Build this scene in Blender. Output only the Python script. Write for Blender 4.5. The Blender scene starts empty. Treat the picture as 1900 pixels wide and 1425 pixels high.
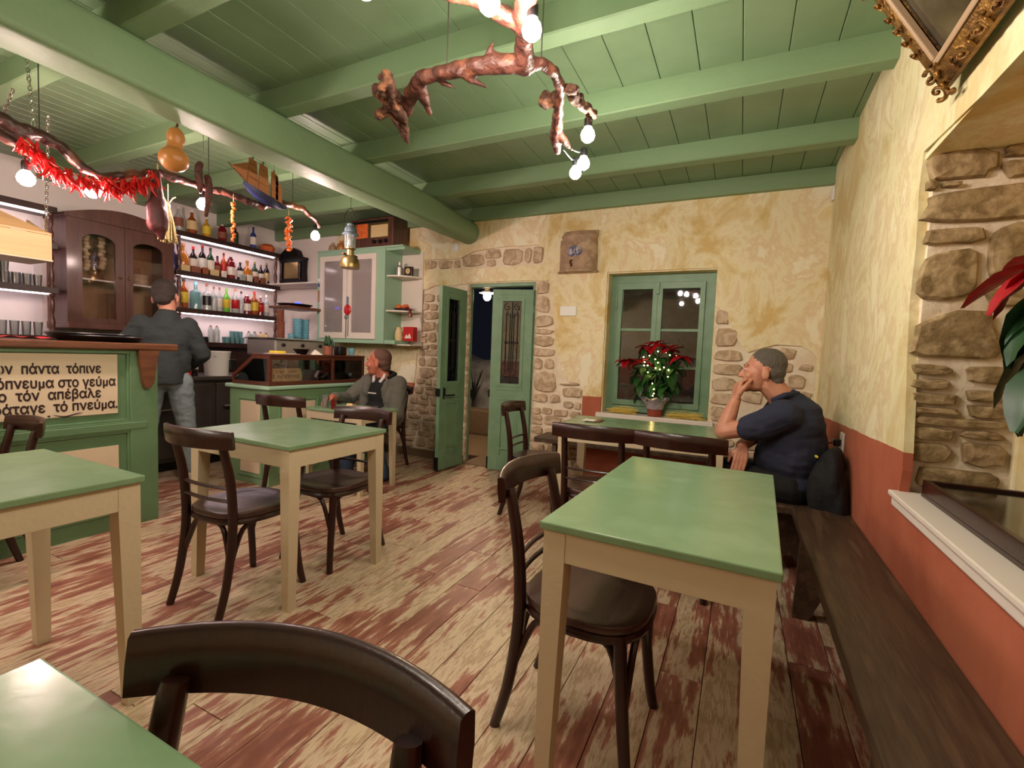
import bpy, bmesh, math, random
from mathutils import Vector, Matrix, Euler, noise
from mathutils.geometry import tessellate_polygon
random.seed(7)
C = bpy.context.scene.collection
SC = bpy.context.scene
R = math.radians
PI = math.pi

# ---------------------------------------------------------------- camera
_y, _p, _r = -0.4518659, 0.0616912, 0.0393442
Fv = Vector((math.sin(_y)*math.cos(_p), math.cos(_y)*math.cos(_p), -math.sin(_p)))
r0 = Vector((math.cos(_y), -math.sin(_y), 0)); u0 = r0.cross(Fv)
rt = math.cos(_r)*r0 + math.sin(_r)*u0
up = -math.sin(_r)*r0 + math.cos(_r)*u0
cd = bpy.data.cameras.new('camera'); cam = bpy.data.objects.new('camera', cd); C.objects.link(cam)
cd.sensor_width = 36; cd.lens = 872.634*36/1900; cd.clip_start = 0.02
cam.matrix_world = Matrix(((rt.x, up.x, -Fv.x, 0), (rt.y, up.y, -Fv.y, 0), (rt.z, up.z, -Fv.z, 1.23), (0, 0, 0, 1)))
SC.camera = cam

# ---------------------------------------------------------------- world, exposure
w = bpy.data.worlds.new('night'); SC.world = w; w.use_nodes = True
w.node_tree.nodes['Background'].inputs[0].default_value = (0.0022, 0.0024, 0.004, 1)
w.node_tree.nodes['Background'].inputs[1].default_value = 0.6
SC.view_settings.view_transform = 'Standard'; SC.view_settings.look = 'None'
SC.view_settings.exposure = 1.9; SC.view_settings.gamma = 1.0
SC.view_settings.use_curve_mapping = False
SC.cycles.use_denoising = True
SC.cycles.max_bounces = 8; SC.cycles.diffuse_bounces = 4; SC.cycles.glossy_bounces = 4
SC.cycles.transmission_bounces = 6; SC.cycles.transparent_max_bounces = 12
SC.cycles.sample_clamp_indirect = 6
SC.cycles.caustics_reflective = False; SC.cycles.caustics_refractive = False
W_DINING = 3.7     # radiant watts of one chandelier bulb
W_BAR = 6.5
W_BACK = 4.5
W_LED = 4.0        # emission of the shelf strips

# ---------------------------------------------------------------- materials
def lin(c):
    c = c/255.0
    return c/12.92 if c <= 0.04045 else ((c+0.055)/1.055)**2.4
def col(t): return (lin(t[0]), lin(t[1]), lin(t[2]), 1)
MATS = {}
def mat(name, rgb, rough=0.5, metal=0.0, bump=0.0, bscale=40, var=None, vscale=6, stretch=None, coat=0.0, trans=0.0, emit=None, est=1.0, coords='Object', vfac=(0.35, 0.65), alpha=1.0, sheen=0.0, detail=4):
    m = bpy.data.materials.new(name); m.use_nodes = True; nt = m.node_tree; N = nt.nodes; L = nt.links
    b = N['Principled BSDF']
    b.inputs['Base Color'].default_value = col(rgb); b.inputs['Roughness'].default_value = rough
    b.inputs['Metallic'].default_value = metal
    b.inputs['Coat Weight'].default_value = coat; b.inputs['Coat Roughness'].default_value = 0.12
    b.inputs['Transmission Weight'].default_value = trans
    b.inputs['Sheen Weight'].default_value = sheen
    if alpha < 1: b.inputs['Alpha'].default_value = alpha
    if emit:
        b.inputs['Emission Color'].default_value = col(emit); b.inputs['Emission Strength'].default_value = est
    if bump or var:
        tc = N.new('ShaderNodeTexCoord'); mp = N.new('ShaderNodeMapping')
        if coords == 'World':
            g = N.new('ShaderNodeNewGeometry'); L.new(g.outputs['Position'], mp.inputs[0])
        else: L.new(tc.outputs[coords], mp.inputs[0])
        if stretch: mp.inputs['Scale'].default_value = stretch
    if var:
        n = N.new('ShaderNodeTexNoise'); n.inputs['Scale'].default_value = vscale; n.inputs['Detail'].default_value = detail
        L.new(mp.outputs[0], n.inputs[0])
        cr = N.new('ShaderNodeValToRGB'); cols = [rgb]+list(var); k = len(cols)
        while len(cr.color_ramp.elements) < k: cr.color_ramp.elements.new(0.5)
        for i, cc in enumerate(cols):
            e = cr.color_ramp.elements[i]; e.position = vfac[0]+(vfac[1]-vfac[0])*i/(k-1); e.color = col(cc)
        L.new(n.outputs[0], cr.inputs[0]); L.new(cr.outputs[0], b.inputs['Base Color'])
    if bump:
        n2 = N.new('ShaderNodeTexNoise'); n2.inputs['Scale'].default_value = bscale; n2.inputs['Detail'].default_value = 5
        L.new(mp.outputs[0], n2.inputs[0]); bp = N.new('ShaderNodeBump'); bp.inputs['Strength'].default_value = bump
        bp.inputs['Distance'].default_value = 0.02
        L.new(n2.outputs[0], bp.inputs['Height']); L.new(bp.outputs[0], b.inputs['Normal'])
    MATS[name] = m
    return m
def glassmat(name, tint=(255, 255, 255), gloss=0.1, rough=0.02):
    m = bpy.data.materials.new(name); m.use_nodes = True; nt = m.node_tree; N = nt.nodes; L = nt.links
    N.remove(N['Principled BSDF']); out = N['Material Output']
    t = N.new('ShaderNodeBsdfTransparent'); t.inputs[0].default_value = col(tint)
    g = N.new('ShaderNodeBsdfGlossy'); g.inputs['Roughness'].default_value = rough
    fr = N.new('ShaderNodeFresnel'); fr.inputs[0].default_value = 1.5
    ad = N.new('ShaderNodeMath'); ad.operation = 'ADD'; ad.inputs[1].default_value = gloss
    mx = N.new('ShaderNodeMixShader')
    L.new(fr.outputs[0], ad.inputs[0]); L.new(ad.outputs[0], mx.inputs[0]); L.new(t.outputs[0], mx.inputs[1]); L.new(g.outputs[0], mx.inputs[2])
    L.new(mx.outputs[0], out.inputs[0]); MATS[name] = m; return m
def whitened_glass(name, tint, frac):  # glass with a pale diffuse share standing in for light
    glassmat(name, (235, 235, 236), 0.06, 0.1); m = MATS[name]; nt = m.node_tree; N = nt.nodes; L = nt.links; out = N['Material Output']
    prev = out.inputs[0].links[0].from_socket; d = N.new('ShaderNodeBsdfDiffuse'); d.inputs[0].default_value = col(tint)
    mx = N.new('ShaderNodeMixShader'); mx.inputs[0].default_value = frac; L.new(prev, mx.inputs[1]); L.new(d.outputs[0], mx.inputs[2]); L.new(mx.outputs[0], out.inputs[0])
def emis(name, rgb, st):
    m = bpy.data.materials.new(name); m.use_nodes = True; nt = m.node_tree; N = nt.nodes
    N.remove(N['Principled BSDF']); e = N.new('ShaderNodeEmission'); e.inputs[0].default_value = col(rgb); e.inputs[1].default_value = st
    nt.links.new(e.outputs[0], N['Material Output'].inputs[0]); MATS[name] = m; return m
def bulb_strength(watt, r): return watt/(PI*4*PI*r*r)

mat('green_ceiling', (124, 150, 115), 0.32, bump=0.08, bscale=14, var=[(114, 140, 105)], vscale=3, coords='World')
mat('green_beam', (124, 152, 114), 0.55, bump=0.25, bscale=10, var=[(124, 152, 114)], vscale=4, coords='World')
mat('green_counter', (100, 134, 98), 0.42, bump=0.1, bscale=30, var=[(94, 126, 90)], vscale=5, coords='World')
mat('green_counter_light', (120, 156, 116), 0.4, bump=0.1, bscale=30)
mat('green_door', (118, 152, 122), 0.42, bump=0.12, bscale=25, var=[(108, 142, 112)], vscale=8, coords='World')
mat('green_cabinet', (154, 190, 164), 0.4)
mat('green_table', (123, 152, 116), 0.22, bump=0.02, bscale=40, var=[(118, 147, 110), (128, 157, 121)], vscale=5, coords='World')
mat('cream_wood', (200, 184, 154), 0.5, bump=0.08, bscale=50, var=[(198, 182, 152)], vscale=6, coords='World')
mat('cream_panel', (216, 198, 170), 0.6, bump=0.06, bscale=60)
mat('white_paint', (226, 216, 206), 0.45, bump=0.05)
mat('white_wall', (238, 228, 224), 0.7, bump=0.1, bscale=12)
mat('dark_wood', (48, 17, 12), 0.3, bump=0.05, bscale=30, stretch=(8, 8, 1), var=[(36, 12, 9)], vscale=3, coat=0.15)
mat('seat_wood', (74, 50, 44), 0.3, bump=0.05, bscale=30, stretch=(1, 6, 1), var=[(60, 38, 33)], vscale=4, coat=0.3)
mat('bench_wood', (78, 60, 44), 0.42, bump=0.12, bscale=18, stretch=(6, .7, 6), var=[(62, 46, 34), (90, 70, 52)], vscale=3, coords='World')
mat('bar_top_wood', (112, 68, 42), 0.35, bump=0.1, stretch=(6, 1, 6), var=[(90, 52, 34)], vscale=5, coords='World')
mat('cabinet_wood', (98, 62, 54), 0.34, bump=0.1, stretch=(4, 4, .6), var=[(80, 48, 42)], vscale=6, coords='World', coat=0.2)
mat('cabinet_back', (150, 96, 62), 0.6, var=[(128, 80, 52)], vscale=5)
mat('case_wood', (92, 44, 26), 0.35, bump=0.08, stretch=(5, 1, 5), var=[(76, 36, 22)], vscale=6, coords='World', coat=0.2)
mat('shelf_wood', (60, 36, 32), 0.35, bump=0.05, var=[(48, 28, 25)], vscale=6)
mat('plywood', (206, 168, 120), 0.55, bump=0.05, stretch=(1, .3, 6), var=[(196, 156, 108)], vscale=5, coords='World')
mat('sign_wood', (222, 180, 116), 0.6, bump=0.05, var=[(206, 162, 98)], vscale=12)
mat('steel', (190, 184, 180), 0.38, metal=0.8)
mat('steel_dark', (96, 88, 82), 0.38, metal=0.6)
mat('chrome', (220, 220, 222), 0.12, metal=1.0)
mat('black_iron', (22, 22, 24), 0.45, metal=0.4)
mat('brass', (150, 128, 84), 0.32, metal=0.85)
mat('enamel_grey', (110, 122, 134), 0.3, metal=0.3)
mat('black_plastic', (18, 18, 20), 0.35)
mat('white_plastic', (232, 230, 226), 0.35)
mat('mortar', (240, 228, 208), 0.85, bump=0.6, bscale=22, var=[(226, 208, 182)], vscale=7, coords='World')
mat('stone_pale', (206, 182, 154), 0.85, bump=0.8, bscale=20, var=[(178, 152, 122), (216, 194, 168), (190, 160, 132)], vscale=7, coords='World')
mat('stone_brown', (158, 134, 96), 0.85, bump=1.0, bscale=16, var=[(128, 106, 70), (178, 154, 116), (140, 114, 80)], vscale=9, coords='World')
mat('straw', (214, 186, 84), 0.7)
mat('red_bract', (176, 12, 30), 0.45, var=[(150, 6, 24)], vscale=30)
mat('leaf_green', (38, 84, 36), 0.42, var=[(28, 66, 30)], vscale=20)
mat('leaf_dark', (30, 62, 38), 0.4, var=[(40, 80, 44)], vscale=14)
mat('terracotta', (150, 66, 44), 0.6)
mat('wrap_foil', (206, 198, 208), 0.25, metal=0.5, bump=0.6, bscale=30)
mat('vine_wood', (88, 50, 40), 0.5, bump=0.8, bscale=26, stretch=(1, 1, 1), var=[(70, 36, 28), (116, 68, 50)], vscale=14, coords='World')
mat('vine_dark', (84, 48, 42), 0.38, bump=0.6, bscale=18, var=[(60, 34, 32), (150, 92, 66)], vscale=5, coords='World')
mat('bark', (96, 58, 38), 0.85, bump=1.0, bscale=34, var=[(66, 38, 26), (130, 84, 54)], vscale=22, coords='World')
mat('skin', (196, 138, 112), 0.5, var=[(184, 122, 98)], vscale=18, bump=0.05)
mat('skin_red', (190, 112, 90), 0.48, var=[(176, 98, 78)], vscale=18, bump=0.05)
mat('hair_dark', (52, 42, 38), 0.6, bump=0.7, bscale=120)
mat('hair_grey', (92, 84, 76), 0.6, bump=0.7, bscale=120)
mat('hair_short', (96, 64, 52), 0.6, bump=0.5, bscale=140)
mat('cloth_charcoal', (48, 54, 56), 0.9, bump=0.25, bscale=90)
mat('cloth_jeans', (138, 152, 158), 0.85, bump=0.25, bscale=60, var=[(120, 134, 142)], vscale=5)
mat('cloth_denim', (48, 62, 84), 0.85, bump=0.25, bscale=60, var=[(66, 84, 108)], vscale=6)
mat('cloth_navy', (36, 40, 60), 0.9, bump=0.2, bscale=90)
mat('cloth_black', (10, 10, 12), 0.85, bump=0.2, bscale=60)
mat('cloth_knit', (104, 102, 94), 0.95, bump=0.6, bscale=160)
mat('shirt_white', (216, 206, 204), 0.8)
mat('shoe_white', (216, 206, 190), 0.5)
mat('shoe_dark', (30, 26, 24), 0.5)
mat('eye_white', (226, 214, 206), 0.3)
mat('eye_dark', (30, 20, 16), 0.25)
mat('lips', (158, 84, 72), 0.5)
mat('gourd', (190, 128, 66), 0.38, var=[(170, 108, 52)], vscale=8)
mat('sausage', (92, 40, 34), 0.5, bump=0.6, bscale=40, var=[(66, 28, 26)], vscale=20)
mat('cured_leg', (96, 42, 46), 0.5, bump=0.4, bscale=14, var=[(74, 30, 36)], vscale=6)
mat('chili', (196, 24, 26), 0.3)
mat('orange_dry', (228, 122, 60), 0.5, var=[(206, 90, 40)], vscale=20)
mat('garlic', (216, 190, 150), 0.6, var=[(186, 150, 108)], vscale=20)
mat('hemp', (172, 152, 104), 0.9, bump=0.8, bscale=60)
mat('hull_blue', (40, 44, 84), 0.4)
mat('sail', (186, 118, 78), 0.7)
mat('orange', (214, 104, 40), 0.45)
mat('red_cloth', (176, 24, 34), 0.8, bump=0.3)
mat('red_plastic', (190, 24, 28), 0.35)
mat('blue_paper', (124, 186, 206), 0.5)
mat('brown_paper', (140, 82, 62), 0.6)
mat('yellow_paper', (224, 196, 60), 0.5)
mat('white_paper', (234, 226, 214), 0.6)
mat('led_blue', (20, 30, 200), 0.4, emit=(30, 40, 255), est=4)
mat('pottery', (184, 152, 122), 0.5, bump=0.4, bscale=20, var=[(158, 128, 102), (196, 168, 138)], vscale=8)
mat('pottery_blue', (52, 56, 116), 0.5, var=[(200, 190, 190)], vscale=14)
mat('gilt', (158, 116, 56), 0.42, metal=0.75, bump=0.5, bscale=60, var=[(110, 76, 44)], vscale=22)
mat('frame_inner', (176, 146, 116), 0.5)
mat('mirror', (150, 144, 124), 0.12, metal=0.9, var=[(110, 106, 92), (160, 156, 138)], vscale=4)
mat('dark_glass', (20, 20, 16), 0.12)
mat('cork', (170, 120, 80), 0.8)
mat('gold_liquor', (190, 116, 40), 0.18, coat=0.6, emit=(190, 100, 30), est=0.0)
mat('letter', (44, 20, 18), 0.6)
mat('night_rock', (216, 216, 216), 0.9, bump=1.0, bscale=6, var=[(160, 158, 156)], vscale=3)
mat('road', (116, 98, 78), 0.9, bump=0.4, bscale=20)
mat('path_concrete', (128, 108, 84), 0.9, bump=0.3, bscale=20)
mat('night_wall', (70, 66, 62), 0.9, bump=1.0, bscale=6)
mat('plant_dark', (30, 34, 26), 0.8)
mat('bread', (226, 190, 130), 0.8)
mat('plate_green', (60, 96, 76), 0.3)
mat('led_pink', (250, 230, 235), 0.5, emit=(255, 226, 232), est=W_LED)
mat('cream_jug', (216, 190, 140), 0.35)
mat('shelf_back', (244, 236, 234), 0.6)
mat('concrete', (120, 100, 76), 0.85, bump=0.4)
glassmat('pane', (250, 250, 252), 0.015)
glassmat('pane_dark', (205, 205, 208), 0.10)
whitened_glass('pane_whitened', (226, 214, 212), 0.27)  # white diffuse brightens the panes in front of the unlit interior
whitened_glass('glass', (226, 234, 234), 0.11)  # small white diffuse share lightens glass that otherwise mirrors darkness
for n_, c_ in {'bottle_clear': (206, 214, 214), 'bottle_green': (40, 66, 44), 'bottle_dark': (34, 22, 24), 'bottle_red': (122, 20, 26), 'bottle_amber': (156, 78, 30),
               'bottle_teal': (122, 176, 180), 'bottle_blue': (60, 78, 150), 'bottle_yellow': (206, 150, 40), 'bottle_lime': (110, 190, 70), 'bottle_orange': (196, 80, 40)}.items():
    mat(n_, c_, 0.12, trans=0.35 if n_ in ('bottle_clear', 'bottle_teal') else 0.15, coat=0.4)
emis('bulb_warm', (255, 240, 224), bulb_strength(W_DINING, 0.03))
emis('bulb_bar', (255, 222, 212), bulb_strength(W_BAR, 0.036))
emis('bulb_outside', (255, 222, 184), bulb_strength(17.0, 0.055))
emis('fairy', (255, 220, 130), 14)

def plaster(name, terracotta=True, base=((230, 212, 164), (239, 228, 192), (218, 188, 126), (230, 206, 164), (243, 234, 206)), zline=0.858):
    m = bpy.data.materials.new(name); m.use_nodes = True; nt = m.node_tree; N = nt.nodes; L = nt.links
    b = N['Principled BSDF']; b.inputs['Roughness'].default_value = 0.8
    g = N.new('ShaderNodeNewGeometry')
    mp = N.new('ShaderNodeMapping'); mp.inputs['Scale'].default_value = (1, 1, 0.75); L.new(g.outputs['Position'], mp.inputs[0])
    n1 = N.new('ShaderNodeTexNoise'); n1.inputs['Scale'].default_value = 2.6; n1.inputs['Detail'].default_value = 10; n1.inputs['Roughness'].default_value = 0.66
    n1.inputs['Distortion'].default_value = 0.5
    L.new(mp.outputs[0], n1.inputs[0])
    cr = N.new('ShaderNodeValToRGB')
    while len(cr.color_ramp.elements) < 5: cr.color_ramp.elements.new(.5)
    for i, (p_, c_) in enumerate(zip((.38, .45, .5, .55, .60), (base[2], base[0], base[1], base[3], base[4]))):
        cr.color_ramp.elements[i].position = p_; cr.color_ramp.elements[i].color = col(c_)
    L.new(n1.outputs[0], cr.inputs[0]); colout = cr.outputs[0]
    if terracotta:
        sx = N.new('ShaderNodeSeparateXYZ'); L.new(g.outputs['Position'], sx.inputs[0])
        n3 = N.new('ShaderNodeTexNoise'); n3.inputs['Scale'].default_value = 3; L.new(g.outputs['Position'], n3.inputs[0])
        ma = N.new('ShaderNodeMath'); ma.operation = 'MULTIPLY_ADD'; ma.inputs[1].default_value = 0.03; L.new(n3.outputs[0], ma.inputs[0])
        my = N.new('ShaderNodeMath'); my.operation = 'MULTIPLY_ADD'; my.inputs[1].default_value = -0.0297; my.inputs[2].default_value = zline+0.132-0.015
        L.new(sx.outputs[1], my.inputs[0]); L.new(my.outputs[0], ma.inputs[2])
        lt = N.new('ShaderNodeMath'); lt.operation = 'LESS_THAN'; L.new(sx.outputs[2], lt.inputs[0]); L.new(ma.outputs[0], lt.inputs[1])
        cr2 = N.new('ShaderNodeValToRGB'); cr2.color_ramp.elements[0].color = col((168, 88, 62)); cr2.color_ramp.elements[1].color = col((182, 102, 74))
        cr2.color_ramp.elements[0].position = .4; cr2.color_ramp.elements[1].position = .6
        L.new(n1.outputs[0], cr2.inputs[0])
        mx = N.new('ShaderNodeMix'); mx.data_type = 'RGBA'; L.new(lt.outputs[0], mx.inputs[0]); L.new(colout, mx.inputs[6]); L.new(cr2.outputs[0], mx.inputs[7]); colout = mx.outputs[2]
    L.new(colout, b.inputs['Base Color'])
    n2 = N.new('ShaderNodeTexNoise'); n2.inputs['Scale'].default_value = 5; n2.inputs['Detail'].default_value = 8; L.new(g.outputs['Position'], n2.inputs[0])
    bp = N.new('ShaderNodeBump'); bp.inputs['Strength'].default_value = .35; bp.inputs['Distance'].default_value = .03
    L.new(n2.outputs[0], bp.inputs['Height']); L.new(bp.outputs[0], b.inputs['Normal']); MATS[name] = m
plaster('plaster')
plaster('plaster_right', base=((222, 210, 164), (232, 222, 180), (212, 190, 138), (218, 198, 156), (236, 227, 190)))
plaster('plaster_plain', terracotta=False)

def floor_mat():
    m = bpy.data.materials.new('floor_paint'); m.use_nodes = True; nt = m.node_tree; N = nt.nodes; L = nt.links
    b = N['Principled BSDF']; g = N.new('ShaderNodeNewGeometry'); oi = N.new('ShaderNodeObjectInfo')
    off = N.new('ShaderNodeVectorMath'); off.operation = 'ADD'
    cmb = N.new('ShaderNodeCombineXYZ'); mu = N.new('ShaderNodeMath'); mu.operation = 'MULTIPLY'; mu.inputs[1].default_value = 37
    L.new(oi.outputs['Random'], mu.inputs[0]); L.new(mu.outputs[0], cmb.inputs[2]); L.new(g.outputs['Position'], off.inputs[0]); L.new(cmb.outputs[0], off.inputs[1])
    mp = N.new('ShaderNodeMapping'); mp.inputs['Scale'].default_value = (1, 0.14, 1); L.new(off.outputs[0], mp.inputs[0])
    n1 = N.new('ShaderNodeTexNoise'); n1.inputs['Scale'].default_value = 24; n1.inputs['Detail'].default_value = 7; n1.inputs['Roughness'].default_value = .68
    L.new(mp.outputs[0], n1.inputs[0])
    mpb = N.new('ShaderNodeMapping'); mpb.inputs['Scale'].default_value = (1, .45, 1); L.new(off.outputs[0], mpb.inputs[0])
    nb = N.new('ShaderNodeTexNoise'); nb.inputs['Scale'].default_value = 4.5; nb.inputs['Detail'].default_value = 3; L.new(mpb.outputs[0], nb.inputs[0])
    mxf = N.new('ShaderNodeMath'); mxf.operation = 'MULTIPLY_ADD'; mxf.inputs[1].default_value = .55
    h = N.new('ShaderNodeMath'); h.operation = 'MULTIPLY'; h.inputs[1].default_value = .45; L.new(nb.outputs[0], h.inputs[0])
    L.new(n1.outputs[0], mxf.inputs[0]); L.new(h.outputs[0], mxf.inputs[2])
    cr = N.new('ShaderNodeValToRGB')
    P_ = [(.40, (132, 78, 64)), (.475, (160, 104, 86)), (.492, (188, 158, 132)), (.525, (210, 188, 160)), (.565, (172, 142, 112)), (.60, (206, 184, 152))]
    while len(cr.color_ramp.elements) < len(P_): cr.color_ramp.elements.new(.5)
    for i, (p_, c_) in enumerate(P_): cr.color_ramp.elements[i].position = p_; cr.color_ramp.elements[i].color = col(c_)
    L.new(mxf.outputs[0], cr.inputs[0]); L.new(cr.outputs[0], b.inputs['Base Color'])
    rr = N.new('ShaderNodeMapRange'); rr.inputs[3].default_value = .32; rr.inputs[4].default_value = .5; L.new(n1.outputs[0], rr.inputs[0]); L.new(rr.outputs[0], b.inputs['Roughness'])
    bp = N.new('ShaderNodeBump'); bp.inputs['Strength'].default_value = .25; bp.inputs['Distance'].default_value = .01; L.new(n1.outputs[0], bp.inputs['Height']); L.new(bp.outputs[0], b.inputs['Normal'])
    MATS['floor_paint'] = m
floor_mat()

# ---------------------------------------------------------------- mesh helpers
class MB:
    def __init__(s): s.v = []; s.f = []; s.M = Matrix()
    def add(s, vs, fs):
        k = len(s.v); s.v += [s.M @ Vector(p) for p in vs]; s.f += [tuple(i+k for i in f) for f in fs]; return s
    def box(s, x0, y0, z0, x1, y1, z1, b=0.0):
        if x0 > x1: x0, x1 = x1, x0
        if y0 > y1: y0, y1 = y1, y0
        if z0 > z1: z0, z1 = z1, z0
        s.k = (getattr(s, 'k', 0)+1) % 5; e = .0002*s.k; x0 -= e; y0 -= e; z0 -= e; x1 += e; y1 += e; z1 += e
        b = min(b, (x1-x0)*.45, (y1-y0)*.45, (z1-z0)*.45)
        if b <= 0:
            return s.add([(x0, y0, z0), (x1, y0, z0), (x1, y1, z0), (x0, y1, z0), (x0, y0, z1), (x1, y0, z1), (x1, y1, z1), (x0, y1, z1)],
                         [(0, 3, 2, 1), (4, 5, 6, 7), (0, 1, 5, 4), (1, 2, 6, 5), (2, 3, 7, 6), (3, 0, 4, 7)])
        bm = bmesh.new(); bmesh.ops.create_cube(bm, size=1)
        for v in bm.verts: v.co = Vector(((x0+x1)/2+v.co.x*(x1-x0), (y0+y1)/2+v.co.y*(y1-y0), (z0+z1)/2+v.co.z*(z1-z0)))
        bmesh.ops.bevel(bm, geom=bm.edges[:], offset=b, segments=2, affect='EDGES', profile=.5)
        bm.verts.index_update()
        s.add([v.co.copy() for v in bm.verts], [tuple(v.index for v in f.verts) for f in bm.faces]); bm.free(); return s
    def tube(s, path, rad, n=10, cap=True, flat=None):
        P = [Vector(p) for p in path]; m = len(P)
        if not hasattr(rad, '__len__'): rad = [rad]*m
        vs = []; prev = None
        for i in range(m):
            t = (P[min(i+1, m-1)]-P[max(i-1, 0)]).normalized()
            if prev is None:
                a = Vector((0, 0, 1)) if abs(t.z) < .9 else Vector((1, 0, 0)); u = (a-a.dot(t)*t).normalized()
            else:
                u = (prev-prev.dot(t)*t).normalized()
            prev = u; wv = t.cross(u)
            for k in range(n):
                a = 2*PI*k/n; fx = flat if flat else 1
                vs.append(P[i]+rad[i]*(math.cos(a)*u*fx+math.sin(a)*wv))
        fs = [(i*n+k, i*n+(k+1) % n, (i+1)*n+(k+1) % n, (i+1)*n+k) for i in range(m-1) for k in range(n)]
        if cap: fs += [tuple(range(n-1, -1, -1)), tuple((m-1)*n+k for k in range(n))]
        return s.add(vs, fs)
    def lathe(s, prof, c=(0, 0, 0), n=16, axis='z'):
        vs = []
        for (r, h) in prof:
            for k in range(n):
                a = 2*PI*k/n; x, y = r*math.cos(a), r*math.sin(a)
                p = (x, y, h) if axis == 'z' else ((h, x, y) if axis == 'x' else (y, h, x))
                vs.append((c[0]+p[0], c[1]+p[1], c[2]+p[2]))
        m = len(prof)
        fs = [(i*n+k, i*n+(k+1) % n, (i+1)*n+(k+1) % n, (i+1)*n+k) for i in range(m-1) for k in range(n)]
        fs += [tuple(range(n-1, -1, -1)), tuple((m-1)*n+k for k in range(n))]
        return s.add(vs, fs)
    def ell(s, c, r, n=14, m=9, rot=None):
        if not hasattr(r, '__len__'): r = (r, r, r)
        Q = Euler(rot).to_matrix() if rot else Matrix.Identity(3)
        vs = []
        for i in range(1, m):
            t = PI*i/m
            for k in range(n):
                a = 2*PI*k/n; vs.append(Vector(c)+Q @ Vector((r[0]*math.sin(t)*math.cos(a), r[1]*math.sin(t)*math.sin(a), -r[2]*math.cos(t))))
        fs = [(i*n+k, i*n+(k+1) % n, (i+1)*n+(k+1) % n, (i+1)*n+k) for i in range(m-2) for k in range(n)]
        b = len(vs); vs += [Vector(c)+Q @ Vector((0, 0, -r[2])), Vector(c)+Q @ Vector((0, 0, r[2]))]
        fs += [(b, (k+1) % n, k) for k in range(n)] + [(b+1, (m-2)*n+k, (m-2)*n+(k+1) % n) for k in range(n)]
        return s.add(vs, fs)
    def prism(s, poly, a, b, plane='xz', holes=()):
        """extrude a 2D polygon (with holes) between a and b along the axis normal to plane"""
        loops = [list(poly)]+[list(h) for h in holes]
        flat = [p for l in loops for p in l]
        tris = tessellate_polygon([[Vector((p[0], p[1], 0)) for p in l] for l in loops])
        def q(p, d): return (p[0], d, p[1]) if plane == 'xz' else ((d, p[0], p[1]) if plane == 'yz' else (p[0], p[1], d))
        n = len(flat); vs = [q(p, a) for p in flat]+[q(p, b) for p in flat]
        fs = [tuple(t) for t in tris]+[tuple(i+n for i in reversed(t)) for t in tris]
        k = 0
        for l in loops:
            m = len(l); fs += [(k+i, k+(i+1) % m, k+(i+1) % m+n, k+i+n) for i in range(m)]; k += m
        return s.add(vs, fs)
    def build(s, name, m, parent=None, smooth=False, angle=40, fix=True):
        me = bpy.data.meshes.new(name); me.from_pydata([tuple(v) for v in s.v], [], s.f); me.validate()
        if fix:
            bm = bmesh.new(); bm.from_mesh(me); bmesh.ops.recalc_face_normals(bm, faces=bm.faces[:]); bm.to_mesh(me); bm.free()
        me.materials.append(MATS[m] if isinstance(m, str) else m)
        if smooth:
            me.polygons.foreach_set('use_smooth', [True]*len(me.polygons))
            try: me.set_sharp_from_angle(angle=R(angle))
            except Exception: pass
        o = bpy.data.objects.new(name, me); C.objects.link(o)
        if parent: o.parent = parent
        return o
def tag(o, label=None, cat=None, group=None, kind=None):
    if label: o['label'] = label
    if cat: o['category'] = cat
    if group: o['group'] = group
    if kind: o['kind'] = kind
    return o
def thing(name, label, cat, loc=(0, 0, 0), rz=0, group=None):
    o = bpy.data.objects.new(name, None); C.objects.link(o); o.location = loc; o.rotation_euler = (0, 0, rz); o.empty_display_size = .1
    return tag(o, label, cat, group)
def struct(o): o['kind'] = 'structure'; return o
def copy_tree(o, parent=None):
    c = o.copy(); C.objects.link(c)
    if parent: c.parent = parent
    for ch in list(o.children): copy_tree(ch, c)
    return c
def smooth_path(pts, k=4):
    P = [Vector(p) for p in pts]; out = []
    for i in range(len(P)-1):
        p0, p1, p2, p3 = P[max(i-1, 0)], P[i], P[i+1], P[min(i+2, len(P)-1)]
        for j in range(k):
            t = j/k
            out.append(.5*((2*p1)+(p2-p0)*t+(2*p0-5*p1+4*p2-p3)*t*t+(3*p1-p0-3*p2+p3)*t**3))
    out.append(P[-1]); return out
def lerp_list(a, n):
    return [a[min(int(i*(len(a)-1)/(n-1)), len(a)-2)]*(1-(i*(len(a)-1)/(n-1)-min(int(i*(len(a)-1)/(n-1)), len(a)-2)))+a[min(int(i*(len(a)-1)/(n-1)), len(a)-2)+1]*(i*(len(a)-1)/(n-1)-min(int(i*(len(a)-1)/(n-1)), len(a)-2)) for i in range(n)]
def capsule(mb, a, b, ra, rb, n=12):
    a, b = Vector(a), Vector(b)
    mb.ell(a, ra, n, 8); mb.ell(b, rb, n, 8)
    if (b-a).length > 1e-4: mb.tube([a, b], [ra, rb], n)
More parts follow.
